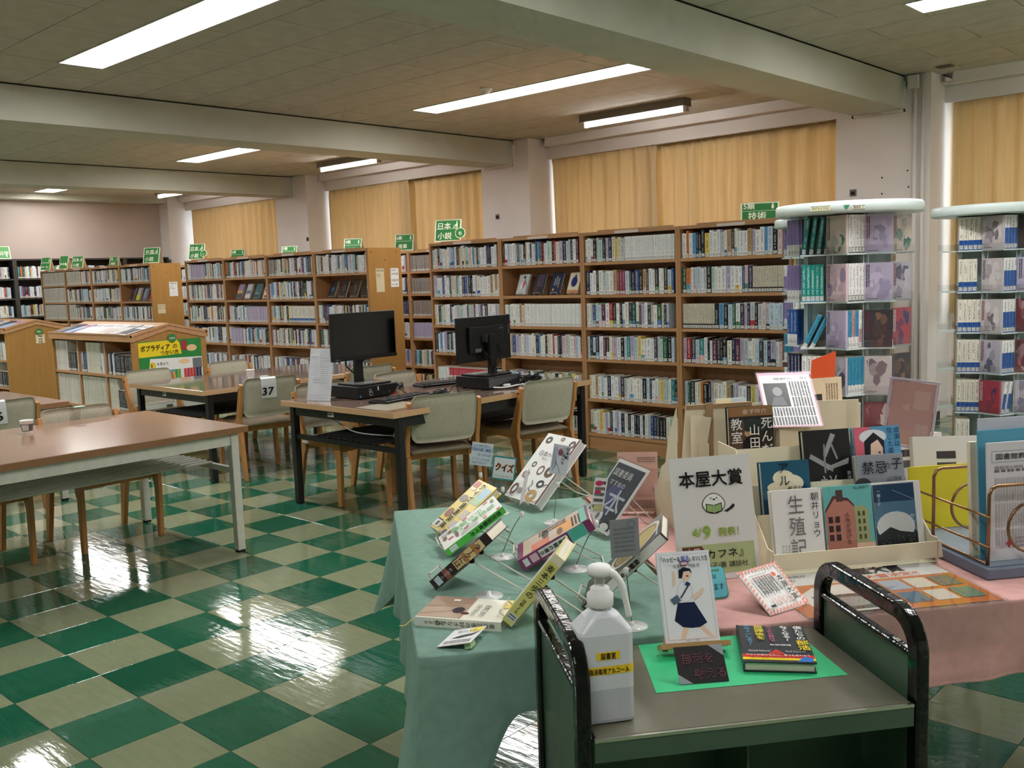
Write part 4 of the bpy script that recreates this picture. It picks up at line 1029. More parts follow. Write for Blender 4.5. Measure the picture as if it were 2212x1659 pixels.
def mouse(x, y, deg, label):
    t = thing('mouse', label, 'mouse', (x, y, ZT), R(deg)); mb = MB(); n = 10
    for i in range(n+1):
        a = i/n; hh = .034*math.sin(math.pi*min(1, a*.9+.08))**.6; ww = .031*math.sin(math.pi*(a*.84+.08))**.4
        for k in range(9):
            b = math.pi*k/8; mb.v.append((-.055+.11*a, -ww*math.cos(b), hh*math.sin(b)**.7))
    for i in range(n):
        for k in range(8): q = i*9+k; mb.f.append((q, q+1, q+10, q+9)); mb.mi.append(0)
    mb.f.append(tuple(range(9))); mb.mi.append(0); mb.f.append(tuple(n*9+k for k in reversed(range(9)))); mb.mi.append(0)
    mb.build('shell', cm((22, 22, 24), .35), t, True)
    MB().box(.02, -.003, .024, .04, .003, .033).build('wheel', 'rubber', t)
    MB().tube(smooth([(.053, 0, .008), (.09, .02, .05), (.11, .05, .004), (.16, .03, .004), (.2, .10, .06), (.24, .12, .004), (.30, .16, .004)]), .0025, 5).build('cable', 'rubber', t, True)
keyboard(-.445, 2.12, 8, 'black keyboard before the front-facing monitor'); keyboard(-.80, 2.83, -12, 'black keyboard on the far side of the computer table')
mouse(-.42, 2.43, 30, 'black mouse at the near side of the computer table'); mouse(-.96, 2.53, -60, 'black mouse on the far side of the computer table')
t = thing('cable_bundle', 'tangle of black cables behind the rear-facing computer', 'cables')
for k in range(7):
    rr = random.Random(k+50); p = [Vector((-.262, 2.78+.03*k, .70+.006*k)), Vector((-.20, 2.85+.03*k, .69))]
    for q in range(5): p.append(Vector((-.19+rr.uniform(-.04, .05), 2.98+rr.uniform(-.06, .16), .69+rr.uniform(0, .06))))
    MB().tube(smooth(p), .004, 6).build('cable', 'rubber', t, True)
MB().tube(smooth([(-.25, 2.74, .695), (-.2, 2.80, .692), (-.17, 2.93, .70), (-.15, 3.06, .69), (-.17, 3.2, .688)]), .0055, 8).build('white_cable', 'white', t, True)
MB().box(-.215, 2.80, .70, -.195, 2.85, .712).build('tag', 'white', t)
# sheet in a bent acrylic stand at the corner of the computer table
Mx = frame((-.955, 1.765, ZT+.001), (.93, .30, 0), (-.10, .20, 1))
t = thing('paper_stand', 'white printed sheet in a clear bent stand on the computer table', 'paper stand', M=Mx)
w, h = .182, .335
MB().box(0, 0, -.004, w, h, -.003).box(0, 0, -.001, w, h, 0).build('acrylic_plate', 'acrylic', t); MB().box(.001, .001, -.003, w-.001, h-.001, -.001).build('sheet', cm((244, 246, 252), .6), t)
MB().box(0, -.0005, -.11, w, .0025, 0).build('acrylic_foot', 'acrylic', t)
prints(t, [('r', .015, h-.05, .06, h-.035, (200, 206, 206)), ('r', .02, h-.06, w-.02, h-.058, (170, 170, 176)), ('l', .09, .10, w-.03, .27, 14, (206, 208, 214)), ('l', .04, .15, .075, .26, 10, (206, 208, 214)), ('l', .04, .115, .09, .145, 2, (190, 192, 198)), ('l', .02, .02, .12, .04, 2, (196, 198, 204))], z0=.0001)
# loose mat sheet on the computer table and a power strip below
tag(MB().box(-.40, 1.72, ZT, -.12, 2.05, ZT+.0012).build('desk_mat', cm((166, 160, 140), .25)), 'grey-green mat sheet on the near corner of the computer table', 'mat')
t = thing('power_strip', 'white power strip hanging on the rod shelf below the computers', 'power strip', (-.28, 2.02, .477)); bevel(MB().box(-.03, -.10, 0, .03, .10, .03).build('body', 'white', t), .004)
MB().tube(smooth([(0, -.10, .015), (-.25, -.20, .03), (-.5, -.18, .08), (-.62, -.26, .12)]), .004, 6).build('cord', 'white', t, True)
# ------------------------------------------------------------------ rotating paperback racks
RT = [1.465, 1.277, 1.093, .909, .725, .541]; RH = 1.66
PC = {'teal': (36, 146, 136), 'aqua': (56, 150, 186), 'white': (240, 240, 240), 'lilac': (150, 134, 190), 'blue': (44, 94, 172), 'navy': (40, 44, 84), 'cream': (238, 232, 218), 'rose': (196, 150, 160), 'black': (40, 36, 40)}
def paperback(Mx, w, h, d, col, band, bandh, label, group):
    """spine faces local -y, thickness along x"""
    B = Books(); lum = sum(col)/3; B.add(ID4, w, h, d, col, (40, 40, 60) if lum > 120 else (230, 236, 240), band, bandh, True, abs(hash(round(Mx[0][3]*1000)+round(Mx[2][3]*777))) % 390+1, True)
    o = link('paperback', B.mesh('paperback')); o.matrix_world = Mx; tag(o, label, 'paperback', group); return o
COVART = [((226, 198, 206), (150, 130, 170)), ((206, 196, 224), (170, 160, 200)), ((214, 204, 206), (120, 104, 116)), ((178, 62, 84), (60, 70, 120)), ((66, 62, 70), (150, 110, 90)), ((222, 206, 196), (60, 130, 120)), ((196, 190, 204), (90, 90, 120)), ((120, 60, 66), (220, 210, 206))]
def coverart(a, b, seed):
    q = random.Random(seed); out = []
    mixc = lambda t: tuple(int(a[i]*(1-t)+b[i]*t) for i in range(3))
    for k in range(9):
        cx, cy, r_ = q.uniform(.2, .85), q.uniform(.1, .85), q.uniform(.10, .26); n = q.randrange(5, 8); ph = q.uniform(0, 6)
        out.append(('p', [(min(.99, max(.01, cx+r_*q.uniform(.5, 1.1)*math.cos(ph+6.283*i/n))), min(.99, max(.01, cy+r_*q.uniform(.5, 1.2)*math.sin(ph+6.283*i/n)))) for i in range(n)], mixc(q.uniform(.15, 1)) if q.random() < .75 else tuple(min(255, int(c*1.08)) for c in a)))
    out.append(('l', .05, .35, .20, .95, 2, q.choice(((150, 50, 70), (70, 70, 90), (240, 240, 240))), 1)); out.append(('l', .1, .03, .5, .07, 1, (90, 90, 96)))
    return out
def rack(cx, cy, rz, which, conf, first, tiers=6):
    """conf[k]: function(tier)->list of books for pocket k (45-degree steps)"""
    t = thing('rotating_rack', which, 'book rack', (cx, cy, 0), rz, 'rotating paperback racks')
    cap = MB().lathe([(.255, RH-.040), (.284, RH-.038), (.288, RH-.034), (.288, RH-.002), (.282, RH+.006), (.10, RH+.008)], seg=40); cap.build('top_cap', 'mint', t, True)
    MB().lathe([(.026, .05), (.026, RH-.02)], seg=16).build('column', 'mint', t, True)
    MB().lathe([(.27, 0), (.27, .035), (.10, .06)], seg=32).build('base', 'mintdark', t, True)
    for k in conf:
        Mk = Matrix.Rotation(R(45*k), 4, 'Z')
        dv = MB().box(.028, -.060, .42, .166, -.056, RH-.03).box(.057, -.172, .42, .060, -.060, RH-.03); dv.build('divider', 'mintdark', t, M=Mk)
        for z in RT[:tiers]:
            sh = MB().box(.058, -.180, z-.006, .176, -.056, z).build('tray', 'mint', t, M=Mk)
            MB().box(.060, -.1815, z-.006, .1765, -.180, z+.030).box(.1755, -.180, z-.006, .177, -.056, z+.030).build('acrylic_lip', 'acrylic', t, M=Mk)
        MB().box(.060, -.1845, .50, .1765, -.1832, RH-.03).build('acrylic_panel', 'acrylic', t, M=Mk)
    Mr = Matrix.Translation((cx, cy, 0)) @ Matrix.Rotation(rz, 4, 'Z')
    for k, fn in conf.items():
        Mk = Mr @ Matrix.Rotation(R(45*k), 4, 'Z')
        for ti, z in enumerate(RT[:tiers]):
            spec = fn(ti)
            if spec is None: continue
            cols, lean, cover = spec; y = -.176
            pk = 'pocket %s' % ('left', 'middle', 'front', 'right', 'side', 'rear', 'inner', 'outer')[(k+3) % 8]
            if cover is not None:      # first book shows its cover towards local -y
                a, b = COVART[cover % len(COVART)]
                Mx = Mk @ Matrix.Translation((.061, y, z+.0008)) @ Matrix.Rotation(R(90), 4, 'X')
                e = book('cover_out_paperback', 'paperback with %s and %s cover, %s tier, %s of %s' % (('pink', 'lilac', 'grey', 'crimson', 'dark', 'beige', 'mauve', 'maroon')[cover % 8], ('violet', 'pale', 'brown', 'blue', 'tan', 'green', 'slate', 'white')[cover % 8], ORD[ti], pk, first), Mx, .104, .148, .012, a, coverart(a, b, ti*17+k*5+int(cx*100)), spine='R', group='cover-out paperbacks in the racks', cat='paperback')
                y += .0135
            for q, (cn, w, band, bh) in enumerate(cols):
                if y+w > -.060: break
                # spine faces +x: book local -y -> +x, local x -> y
                Mb = Mk @ Matrix.Translation((.166, y, z+.0008)) @ Matrix.Rotation(R(90), 4, 'Z')
                if lean: Mb = Mb @ Matrix.Translation((0, 0, 0)) @ Matrix.Rotation(lean, 4, 'Y')
                paperback(Mb, w, .148, .102, PC[cn], PC[band], bh, '%s paperback, %s in row, %s tier, %s of %s' % (cn, ORD[q], ORD[ti], pk, first), 'paperbacks in the rotating racks')
                y += w+.0008+(.012 if lean else 0)
def runs(*a):
    def f(ti):
        x = a[ti] if ti < len(a) else a[-1]
        return x
    return f
n_ = lambda c, n, w=.0165, band='white', bh=.12: [(c, w, band, bh)]*n
camdir = lambda x, y: math.atan2(CAM[1]-y, CAM[0]-x)+math.pi/2
x1, y1 = 2.415, 2.12
rack(x1, y1, camdir(x1, y1), 'mint rotating rack labelled ライトノベル, nearest, full of paperbacks', {
    -3: runs((n_('lilac', 5, .017, 'white', .3), 0, None), (n_('lilac', 5, .018, 'white', .3), 0, None), (n_('blue', 3, .019, 'white', .3), 0, None), (n_('navy', 4, .02, 'white', .2), 0, None), (n_('cream', 4), 0, None), None),
    -2: runs((n_('teal', 5, .0155, 'aqua', .15), .12, None), (n_('teal', 5, .0165, 'aqua', .15), 0, None), (n_('aqua', 2, .017, 'white', .1), .45, None), (n_('white', 5, .019, 'navy', .5), 0, None), (n_('aqua', 5), 0, None), None),
    -1: runs((n_('white', 5, .0165, 'black', .16), 0, 5), (n_('white', 5, .0165, 'black', .16), 0, 0), ([('aqua', .018, 'white', .3), ('rose', .017, 'white', .3), ('aqua', .018, 'white', .3), ('white', .017, 'rose', .5)], 0, 1), (n_('aqua', 5, .018, 'white', .25), 0, 6), (n_('cream', 4), 0, 2), None),
    0: runs(([], 0, 1), ([], 0, 1), ([('black', .02, 'white', .2)], 0, 4), ([('black', .02, 'white', .2)], 0, 2), ([], 0, 7), None),
    1: runs(([], 0, 5), ([], 0, 6), ([], 0, 3), ([], 0, 4), ([], 0, 2), None), 2: runs(None), 3: runs(None), 4: runs(None)}, 'the nearest rack')
x2, y2 = 2.71, 3.09
wb = ([('white', .019, 'blue', .62)]*4); wc = ([('cream', .0185, 'blue', .3)]*5)
rack(x2, y2, camdir(x2, y2)+R(6), 'mint rotating rack cut by the right picture edge', {
    -3: runs(None),
    -2: runs((wc, 0, None), (wc[:4], 0, None), (wc, 0, None), (wc, 0, None), (wc, 0, None), (wc[:3], 0, None)),
    -1: runs((wb, 0, 2), (wb, 0, 2), (wb, 0, 2), (wb, 0, 6), (wb[:2], .18, 3), (wb[:2], 0, 0)),
    0: runs(([('black', .02, 'white', .2)], 0, 4), ([], 0, 1), ([], 0, 7), ([], 0, 7), ([], 0, 6), None),
    1: runs(([], 0, 2), ([], 0, 5), None, None, None, None), 2: runs(None), 3: runs(None), 4: runs(None)}, 'the right-edge rack')
x3, y3 = 1.87, 3.16
rack(x3, y3, camdir(x3, y3)-R(4), 'mint rotating rack peeping out behind the nearest rack', {
    -3: runs((n_('lilac', 4, .018, 'white', .3), 0, None), (n_('white', 5, .018, 'lilac', .6), 0, None), (n_('lilac', 4, .018, 'white', .3), 0, None), (n_('aqua', 5, .018, 'white', .3), 0, None), (n_('white', 5), 0, None), None),
    -2: runs((n_('blue', 4, .018, 'white', .3), 0, None), (n_('white', 5, .018, 'navy', .6), 0, None), (n_('white', 5, .018, 'lilac', .6), 0, None), (n_('lilac', 5, .018, 'white', .3), 0, None), (n_('white', 5), 0, None), None),
    -1: runs(None), 0: runs(None), 1: runs(None), 2: runs(None), 3: runs(None), 4: runs(None)}, 'the hidden rack')
# labels on the cap rim of the nearest rack
def rimlabel(cx, cy, az, w, h, col, text, fs, label, tri=False):
    n = Vector((math.cos(az), math.sin(az), 0)); u = Vector((-math.sin(az), math.cos(az), 0))
    O = Vector((cx, cy, RH-.030))+n*.2886-u*(w/2)
    t = thing('rim_label', label, 'label', M=frame(O, u, (0, 0, 1)))
    if tri: MB().prism([(0, h), (w/2, 0), (w, h)], lambda a, b, d: (a, b, d), 0, .0008).build('triangle', cm(col, .5), t)
    else:
        MB().box(0, 0, 0, w, h, .0008).build('card', cm(col, .5), t)
        prints(t, [('r', 0, 0, w, .0012, (70, 110, 60)), ('r', 0, h-.0012, w, h, (70, 110, 60))], z0=.0009); letter(t, text, w/2, h*.24, fs, (40, 70, 36), z=.0014, align='C', width=w*.84)
az = camdir(x1, y1)-math.pi/2
rimlabel(x1, y1, az-.36, .078, .020, (232, 226, 190), 'ライトノベル', .014, 'cream rim label reading ライトノベル on the nearest rack'); rimlabel(x1, y1, az-.02, .022, .018, (60, 150, 110), '', .01, 'small green triangle sticker on the nearest rack rim', True); rimlabel(x1, y1, az+.13, .045, .015, (236, 224, 206), '著者名 ア', .011, 'small rim label reading 著者名 ア on the nearest rack')
# ------------------------------------------------------------------ display table with two cloths
TZ = .7
def ghull(name, label, u0, u1, v0, v1):
    t = thing(name, label, 'table', M=GM, group='tables under the display cloths')
    bevel(MB().box(u0+.004, v0+.004, TZ-.033, u1-.004, v1-.004, TZ-.004).build('tabletop', 'tabletopA', t), .003)
    for u in (u0+.05, u1-.05):
        for v in (v0+.13, v1-.05): bevel(MB().box(u-.022, v-.022, 0, u+.022, v+.022, TZ-.033).build('leg', 'whitesteel', t), .003)
    for v in (v0+.13, v1-.05): MB().box(u0+.072, v-.012, TZ-.10, u1-.072, v+.012, TZ-.033).build('apron', 'whitesteel', t)
ghull('display_table', 'table under the sage green cloth', .0, .60, .0, 1.18); ghull('display_table', 'table under the pink cloth', .60, 2.10, .0, 1.18)
def cloth(name, label, mat, path, toppoly, drop, flare, seed, z=TZ):
    """path: corner points (u,v) of the hanging edge, in order with outward on the right-hand side"""
    rr = random.Random(seed); P = [Vector((a, b, 0)) for a, b in path]; pts = []; s0 = 0; step = .012
    cs = []; tot = 0; segs = []
    for i in range(len(P)-1):
        L = (P[i+1]-P[i]).length; segs.append((tot, tot+L)); tot += L
        if i < len(P)-2: cs.append((tot, i))
    n = int(tot/step)
    for k in range(n+1):
        s = min(tot, k*step)
        for i, (a, b) in enumerate(segs):
            if s <= b+1e-9: break
        d = (P[i+1]-P[i]).normalized(); p = P[i]+d*(s-segs[i][0]); nrm = Vector((d.y, -d.x, 0)); L = drop[i]; fl = 0
        for c, ci in cs:      # round the corner
            q = abs(s-c)
            if q < .05:
                d2 = (P[ci+2]-P[ci+1]).normalized(); d1 = (P[ci+1]-P[ci]).normalized(); w = .5+(s-c)/.1
                nrm = (Vector((d1.y, -d1.x, 0))*(1-w)+Vector((d2.y, -d2.x, 0))*w).normalized()
            if q < .20:
                w = .5*(1+math.cos(math.pi*q/.20)); ex, out = flare[ci]; L = L+ex*w if q > 0 else L+ex; fl = out*w
                if ci+1 < len(drop): 
                    m = min(1, q/.12); Lm = (drop[ci]+drop[ci+1])/2; L = (drop[i]*m+Lm*(1-m))+ex*w
        pts.append((p, nrm, L, fl, s))
    lev = [0, .012, .05, .12, .25, .4, .55, .7, .85, .95, .98, 1]
    mb = MB(); ph = [rr.uniform(0, 6) for _ in range(3)]
    for li, q in enumerate(lev):
        for p, nrm, L, fl, s in pts:
            rip = (.010*math.sin(s*2*math.pi/.31+ph[0])+.007*math.sin(s*2*math.pi/.17+ph[1]))*q
            off = (.002 if li == 0 else .006)+.012*q+rip*.8+fl*q**1.3+(.0015 if li in (9, 11) else 0)
            o = p+nrm*max(.003, off); mb.v.append((o.x, o.y, z+.002-(.0 if li == 0 else (.003 if li == 1 else max(.004, L*q)))))
    m = len(pts)
    for li in range(len(lev)-1):
        for k in range(m-1): a = li*m+k; mb.f.append((a, a+m, a+m+1, a+1)); mb.mi.append(0)
    b = len(mb.v); top = [(p.x, p.y, z+.002) for p, *_ in pts]+[(u, v, z+.002) for u, v in toppoly]
    ring = list(range(m)); mb.v += [(u, v, z+.002) for u, v in toppoly]; ring += list(range(b, b+len(toppoly)))
    mb.f.append(tuple(ring)); mb.mi.append(0)
    o = mb.build(name, mat, None, True, M=GM); tag(o, label, 'tablecloth', 'cloths on the display tables')
    md = o.modifiers.new('cloth_thickness', 'SOLIDIFY'); md.thickness = .0012; md.offset = -1
    return o
cloth('tablecloth', 'sage green cloth hanging over the left end of the display table', 'greencloth', [(.605, 1.18), (.0, 1.18), (.0, .0), (.60, .0)][::-1] and [(.60, 1.18), (.0, 1.18), (.0, .0), (.595, .0)], [], [.20, .20, .125], [(.13, .06), (.30, .10)], 3)
cloth('tablecloth', 'pink cloth over the right part of the display table', 'pinkcloth', [(.60, .0), (2.10, .0), (2.10, 1.18), (.615, 1.18)], [], [.165, .165, .165], [(.1, .05), (.1, .05)], 5)
# ------------------------------------------------------------------ wire book stands
def wire_stand(M_, w, h, t, label, up=.55, foot=.10, rot=0):
    """wire stand under a leaning book whose frame is M_"""
    e = thing('wire_stand', label, 'book stand', (0, 0, 0), 0, 'wire stands on the display table'); e.location = M_.to_translation(); e.location.z = TZ
    inv = Matrix.Translation(-e.location)
    V = M_.to_3x3() @ Vector((0, 1, 0)); Vh = Vector((V.x, V.y, 0)).normalized(); zt = TZ+.0055
    for s, nm in ((.22, 'wire_leg'), (.78, 'wire_leg')):
        x = w*s
        a = M_ @ Vector((x, .002, .014)); b = M_ @ Vector((x, -.0045, .012)); c = M_ @ Vector((x, -.0045, -t-.003)); d = M_ @ Vector((x, h*up, -t-.004))
        f = d+Vh*foot; f.z = zt
        for q in (b, c):
            if q.z < zt: q.z = zt
        leg = MB().tube([inv @ q for q in (a, b, c, d, f)], .0021, 6).build(nm, 'wire', e)
        MB().lathe([(.001, -.005), (.006, -.004), (.0065, 0), (.006, .004), (.001, .005)], tuple(inv @ d), 10).build('hinge_joint', 'rubber', leg, True)
    a, b = [M_ @ Vector((w*s, h*up, -t-.004))+Vh*foot for s in (.22, .78)]; a.z = b.z = zt
    MB().tube([inv @ a, inv @ b], .0021, 6).build('cross_wire', 'wire', e)
    a, b = [M_ @ Vector((w*s, -.0045, .012)) for s in (.22, .78)]; a.z = max(a.z, zt); b.z = max(b.z, zt)
    MB().tube([inv @ a, inv @ b], .0021, 6).build('cross_wire', 'wire', e)
def disp(key, label, O, U, V, w, h, t, cov, items=(), spine='R', stand=True, sl='', up=.55, foot=.10, lift=.006, pages='paper'):
    Mx = frame(Vector(O)+Vector((0, 0, lift)), U, V)
    # keep the lowest edge just above the table
    low = min((Mx @ Vector((x, y, z))).z for x in (0, w) for y in (0,) for z in (0, -t)); 
    if low < TZ+.0085: Mx = Matrix.Translation((0, 0, TZ+.0085-low)) @ Mx
    e = book('display_table_book', label, Mx, w, h, t, cov, items, spine, 'books on the display table', pages=pages)
    if stand: wire_stand(Mx, w, h, t, 'white wire stand under the %s' % sl, up, foot)
    return e, Mx, w, h, t
K = (28, 26, 26); RED = (206, 60, 50)
e, Mx, w, h, t_ = disp('yellow', 'yellow paperback with vertical クイズ lettering on a wire stand', (2.094, .0457, .7123), (.92, -.39, 0), (.2988, .7438, .5979), .132, .192, .024, (246, 214, 60), [('r', .40, .03, .60, .97, (248, 236, 170)), ('r', .62, .60, .96, .92, (150, 200, 224)), ('r', .62, .60, .95, .72, (160, 206, 150)), ('r', .04, .86, .28, .97, RED), ('c', .2, .62, .17, .07, (122, 104, 90)), ('c', .2, .32, .15, .09, (150, 70, 40)), ('r', .08, .80, .3, .85, (244, 240, 226)), ('r', .70, .32, .96, .48, (206, 190, 170)), ('r', .66, .12, .94, .26, (196, 190, 180)), ('r', .02, .03, .34, .18, (236, 234, 228)), ('r', .12, .05, .26, .13, (90, 86, 84)), ('r', .04, .155, .33, .18, K), ('p', [(.66, 0), (.9, 0), (.84, .08), (.7, .08)], (58, 60, 110))], 'L', sl='yellow クイズ book')
letter(e, 'クイズ語源辞典', .49*w, .97*h, .0245, K, z=.0030, vertical=True, bold=.03)
e, Mx, w, h, t_ = disp('gw', 'white and lime paperback about edible insects on a wire stand', (2.1998, -.0225, .7036), (.813, -.582, 0), (.4907, .675, .551), .128, .188, .02, (246, 246, 240), [('r', .88, .91, .98, .97, RED), ('r', .05, .8, .13, .87, RED), ('r', .05, .42, .14, .5, RED), ('r', .6, .38, .7, .46, RED), ('r', .55, .12, .65, .2, RED), ('c', .25, .93, .12, .03, (120, 140, 80)), ('c', .2, .18, .1, .035, (130, 60, 50)), ('c', .62, .26, .2, .03, (110, 50, 50)), ('c', .4, .08, .12, .035, (130, 70, 50)), ('c', .85, .72, .1, .03, (220, 170, 120)), ('l', .75, .3, .95, .6, 3, (150, 150, 146), 1), ('l', .1, .04, .3, .3, 2, (170, 170, 166), 1)], 'R', sl='white and lime insect book')
letter(e, '昆虫食べて', .60*w, .92*h, .024, (110, 206, 120), z=.0030, vertical=True, bold=.03); letter(e, 'テク図鑑', .34*w, .74*h, .024, (110, 206, 120), z=.0030, vertical=True, bold=.03)
SM = spineM(w); prints(e, [('r', 0, 0, .02, h, (96, 210, 90)), ('r', .003, .012, .017, .034, (226, 236, 236))], SM, name='spine_print'); letter(e, '昆虫図鑑食べ方', .010, h*.93, .0135, (30, 40, 30), SM, z=.0012, vertical=True, bold=.02)
e, Mx, w, h, t_ = disp('brown', 'dark brown hardback with cream title blocks, spine towards us', (2.409, -.185, .722), (.454, -.891, 0), (.672, .343, .656), .128, .188, .026, (52, 36, 40), [('r', .1, .3, .8, .8, (120, 80, 64))], 'R', sl='dark brown hardback', foot=.13)
SM = spineM(w); prints(e, [('r', 0, .10, .026, .155, (196, 140, 96)), ('r', .0, .115, .026, .135, (232, 206, 150)), ('r', .002, .15, .024, .166, (226, 204, 156)), ('r', .002, .075, .024, .105, (224, 196, 146)), ('r', .0, .04, .026, .055, (150, 92, 84)), ('r', .003, .012, .023, .028, (206, 226, 232))], SM, name='spine_print'); letter(e, 'ラークには', .013, .158, .0165, (40, 28, 26), SM, z=.0013, vertical=True, bold=.02, pitch=1.0); letter(e, '町田その', .013, .066, .009, (220, 210, 206), SM, z=.0013, vertical=True)
e, Mx, w, h, t_ = disp('snake', 'large white book covered in coiled snakes on a wire stand', (2.0151, .4387, .7006), (.966, -.256, 0), (.1575, .687, .709), .18, .254, .028, (244, 244, 240), [], 'L', sl='snake book', pages=cm((206, 206, 204), .8), foot=.13)
S_ = []
for cx, cy, rx, ry, th, c in ((.16, .90, .09, .055, .05, (92, 78, 72)), (.52, .95, .06, .03, .03, (150, 130, 110)), (.86, .90, .085, .06, .05, (110, 92, 84)), (.50, .46, .09, .07, .03, (130, 80, 74)), (.76, .47, .12, .085, .07, (98, 78, 52)), (.22, .52, .06, .04, .02, (54, 52, 46)), (.18, .36, .09, .055, .028, (140, 84, 62)), (.74, .28, .10, .055, .04, (44, 44, 46)), (.70, .10, .14, .085, .08, (196, 158, 96)), (.14, .13, .09, .08, .035, (112, 52, 46)), (.46, .12, .05, .04, .016, (36, 36, 38))): S_.append(('o', cx, cy, rx, ry, th, c))
S_ += [('s', [(.60, .06), (.75, -.0+.02), (.9, .03), (.96, .06)], .02, (196, 158, 96)), ('s', [(.82, .26), (.92, .29), (.98, .28)], .018, (44, 44, 46)), ('s', [(.48, .30), (.55, .24), (.5, .18), (.6, .15)], .016, (70, 66, 60)), ('s', [(.02, .03), (.1, .05), (.2, .02), (.26, .05)], .012, (90, 84, 80)), ('r', .27, .09, .38, .16, (150, 148, 150)), ('r', 1-.035, 0, 1, 1, (120, 18, 28)), ('r', 1-.01, 0, 1, 1, (60, 14, 18))]
prints(e, scaled(S_, w, h), z0=.0004, name='snake_drawings')
letter(e, '日本ヘビ', .18*w, .66*h, .021, (60, 60, 62), z=.0042, width=.09); letter(e, '類大全', .35*w, .60*h, .009, (110, 110, 112), z=.0042)
e, Mx, w, h, t_ = disp('purple', 'purple and orange hardback whose spine names a museum, on a wire stand', (2.4445, .032, .7003), (.67, -.741, 0), (.6314, .6009, .4901), .143, .204, .03, (140, 58, 110), [('r', .05, .08, .98, .9, (214, 196, 176)), ('r', .3, .55, .9, .8, (240, 170, 90)), ('r', .6, .2, .98, .45, (226, 130, 100)), ('c', .4, .4, .25, .05, (90, 76, 70)), ('c', .7, .6, .2, .04, (110, 90, 76)), ('r', .06, .88, .98, .97, (120, 200, 180)), ('l', .3, .76, .9, .9, 3, (50, 40, 40)), ('l', .1, .3, .4, .7, 2, (50, 40, 40), 1)], 'R', sl='purple museum book')
SM = spineM(w); prints(e, [('r', .0, .14, .03, .185, (90, 190, 170)), ('r', .004, .055, .024, .135, (240, 240, 236)), ('r', .004, .03, .024, .05, (226, 190, 200)), ('r', .005, .010, .024, .024, (226, 232, 236))], SM, name='spine_print'); letter(e, '博物館の展示', .014, .133, .0125, K, SM, z=.0013, vertical=True, bold=.03)
e, Mx, w, h, t_ = disp('mugi', 'yellow-spined hardback 麦本三歩の leaning with its spine towards us', (2.707, -.260, .722), (.485, -.875, 0), (.550, .305, .777), .128, .184, .025, (236, 232, 140), [('r', .05, .1, .9, .9, (244, 240, 214))], 'R', sl='yellow-spined hardback', foot=.13)
SM = spineM(w); prints(e, [('r', .0, .165, .025, .184, (246, 240, 206)), ('r', .003, .010, .023, .026, (232, 236, 236)), ('l', .005, .012, .021, .024, 2, K)], SM, name='spine_print'); letter(e, '麦本三歩の', .0125, .160, .017, (60, 58, 40), SM, z=.0013, vertical=True); letter(e, '住野よる', .0125, .066, .009, (60, 58, 40), SM, z=.0013, vertical=True)
e, Mx, w, h, t_ = disp('dark', 'large dark hardback with a brown photograph, white spine title', (2.755, -.068, .703), (.545, -.839, 0), (.603, .392, .695), .168, .236, .022, (70, 66, 64), [('c', .45, .68, .42, .28, (150, 126, 70)), ('c', .5, .72, .3, .2, (196, 176, 96)), ('o', .45, .66, .46, .32, .05, (226, 220, 206)), ('r', .06, .18, .16, .24, (230, 230, 228)), ('r', .1, .26, .2, .29, (230, 230, 228)), ('l', .6, .93, .95, .97, 1, (240, 240, 240))], 'R', sl='large dark hardback', foot=.14)
SM = spineM(w); prints(e, [('r', .001, .05, .021, .232, (236, 236, 234)), ('r', .004, .006, .018, .03, (226, 232, 236))], SM, name='spine_print'); letter(e, '発酵する', .011, .16, .0125, K, SM, z=.0013, vertical=True, bold=.04)
# framed navy leaflet 図書委員すすめの本
Mx = frame((2.3993, .34, .722), (.9188, -.3686, -.06), (.3365, .5435, .769)); w, h = .152, .214
Mx = Matrix.Translation((0, 0, .004)) @ Mx
t = thing('framed_leaflet', 'navy leaflet reading 図書委員すすめの本 in a clear frame', 'leaflet', M=Mx, group=None)
MB().box(-.004, -.004, -.008, w+.004, h+.004, -.0065).box(-.004, -.004, .0012, w+.004, h+.004, .0022).build('acrylic_frame', 'acrylic', t); MB().box(0, 0, -.006, w, h, -.001).build('sheet', 'white', t)
prints(t, scaled([('r', .04, .04, .96, .95, (58, 60, 74)), ('p', [(.3, .1), (.7, .3), (.62, .7), (.3, .62), (.1, .3)], (74, 82, 130)), ('p', [(.04, .04), (.5, .04), (.36, .12), (.34, .2), (.04, .2)], (240, 240, 240)), ('c', .40, .17, .16, .10, (240, 240, 240)), ('c', .78, .08, .13, .05, (240, 240, 240)), ('c', .42, .17, .05, .05, (130, 126, 126))]+[('c', a, b, .006, .004, (230, 230, 240)) for a, b in ((.7, .8), (.85, .6), (.5, .9), (.75, .5), (.8, .35), (.3, .5))], w, h), z0=-.0009)
letter(t, '図書委員', .10*w, .77*h, .026, (240, 242, 246), z=-.0001, bold=.0, width=.6*w); letter(t, 'すすめの', .16*w, .63*h, .020, (230, 234, 242), z=-.0001, width=.5*w); letter(t, '本', .36*w, .26*h, .088, (206, 210, 222), z=-.0001, bold=.01)
wire_stand(Mx, w, h, .006, 'wire stand behind the framed navy leaflet', .6, .10)
# pinkish book whose back cover is turned to us
disp('pink', 'beige-pink book with its back cover towards us, behind the navy leaflet', (2.405, .52, .702), (.80, .58, 0), (-.05, .20, .97), .120, .178, .022, (214, 176, 164), [('r', .0, .25, 1, .72, (196, 156, 146)), ('l', .5, .82, .95, .92, 3, (140, 110, 104)), ('l', .3, .06, .9, .2, 4, (130, 100, 96))], 'L', stand=True, sl='beige-pink book', up=.5, foot=.07)
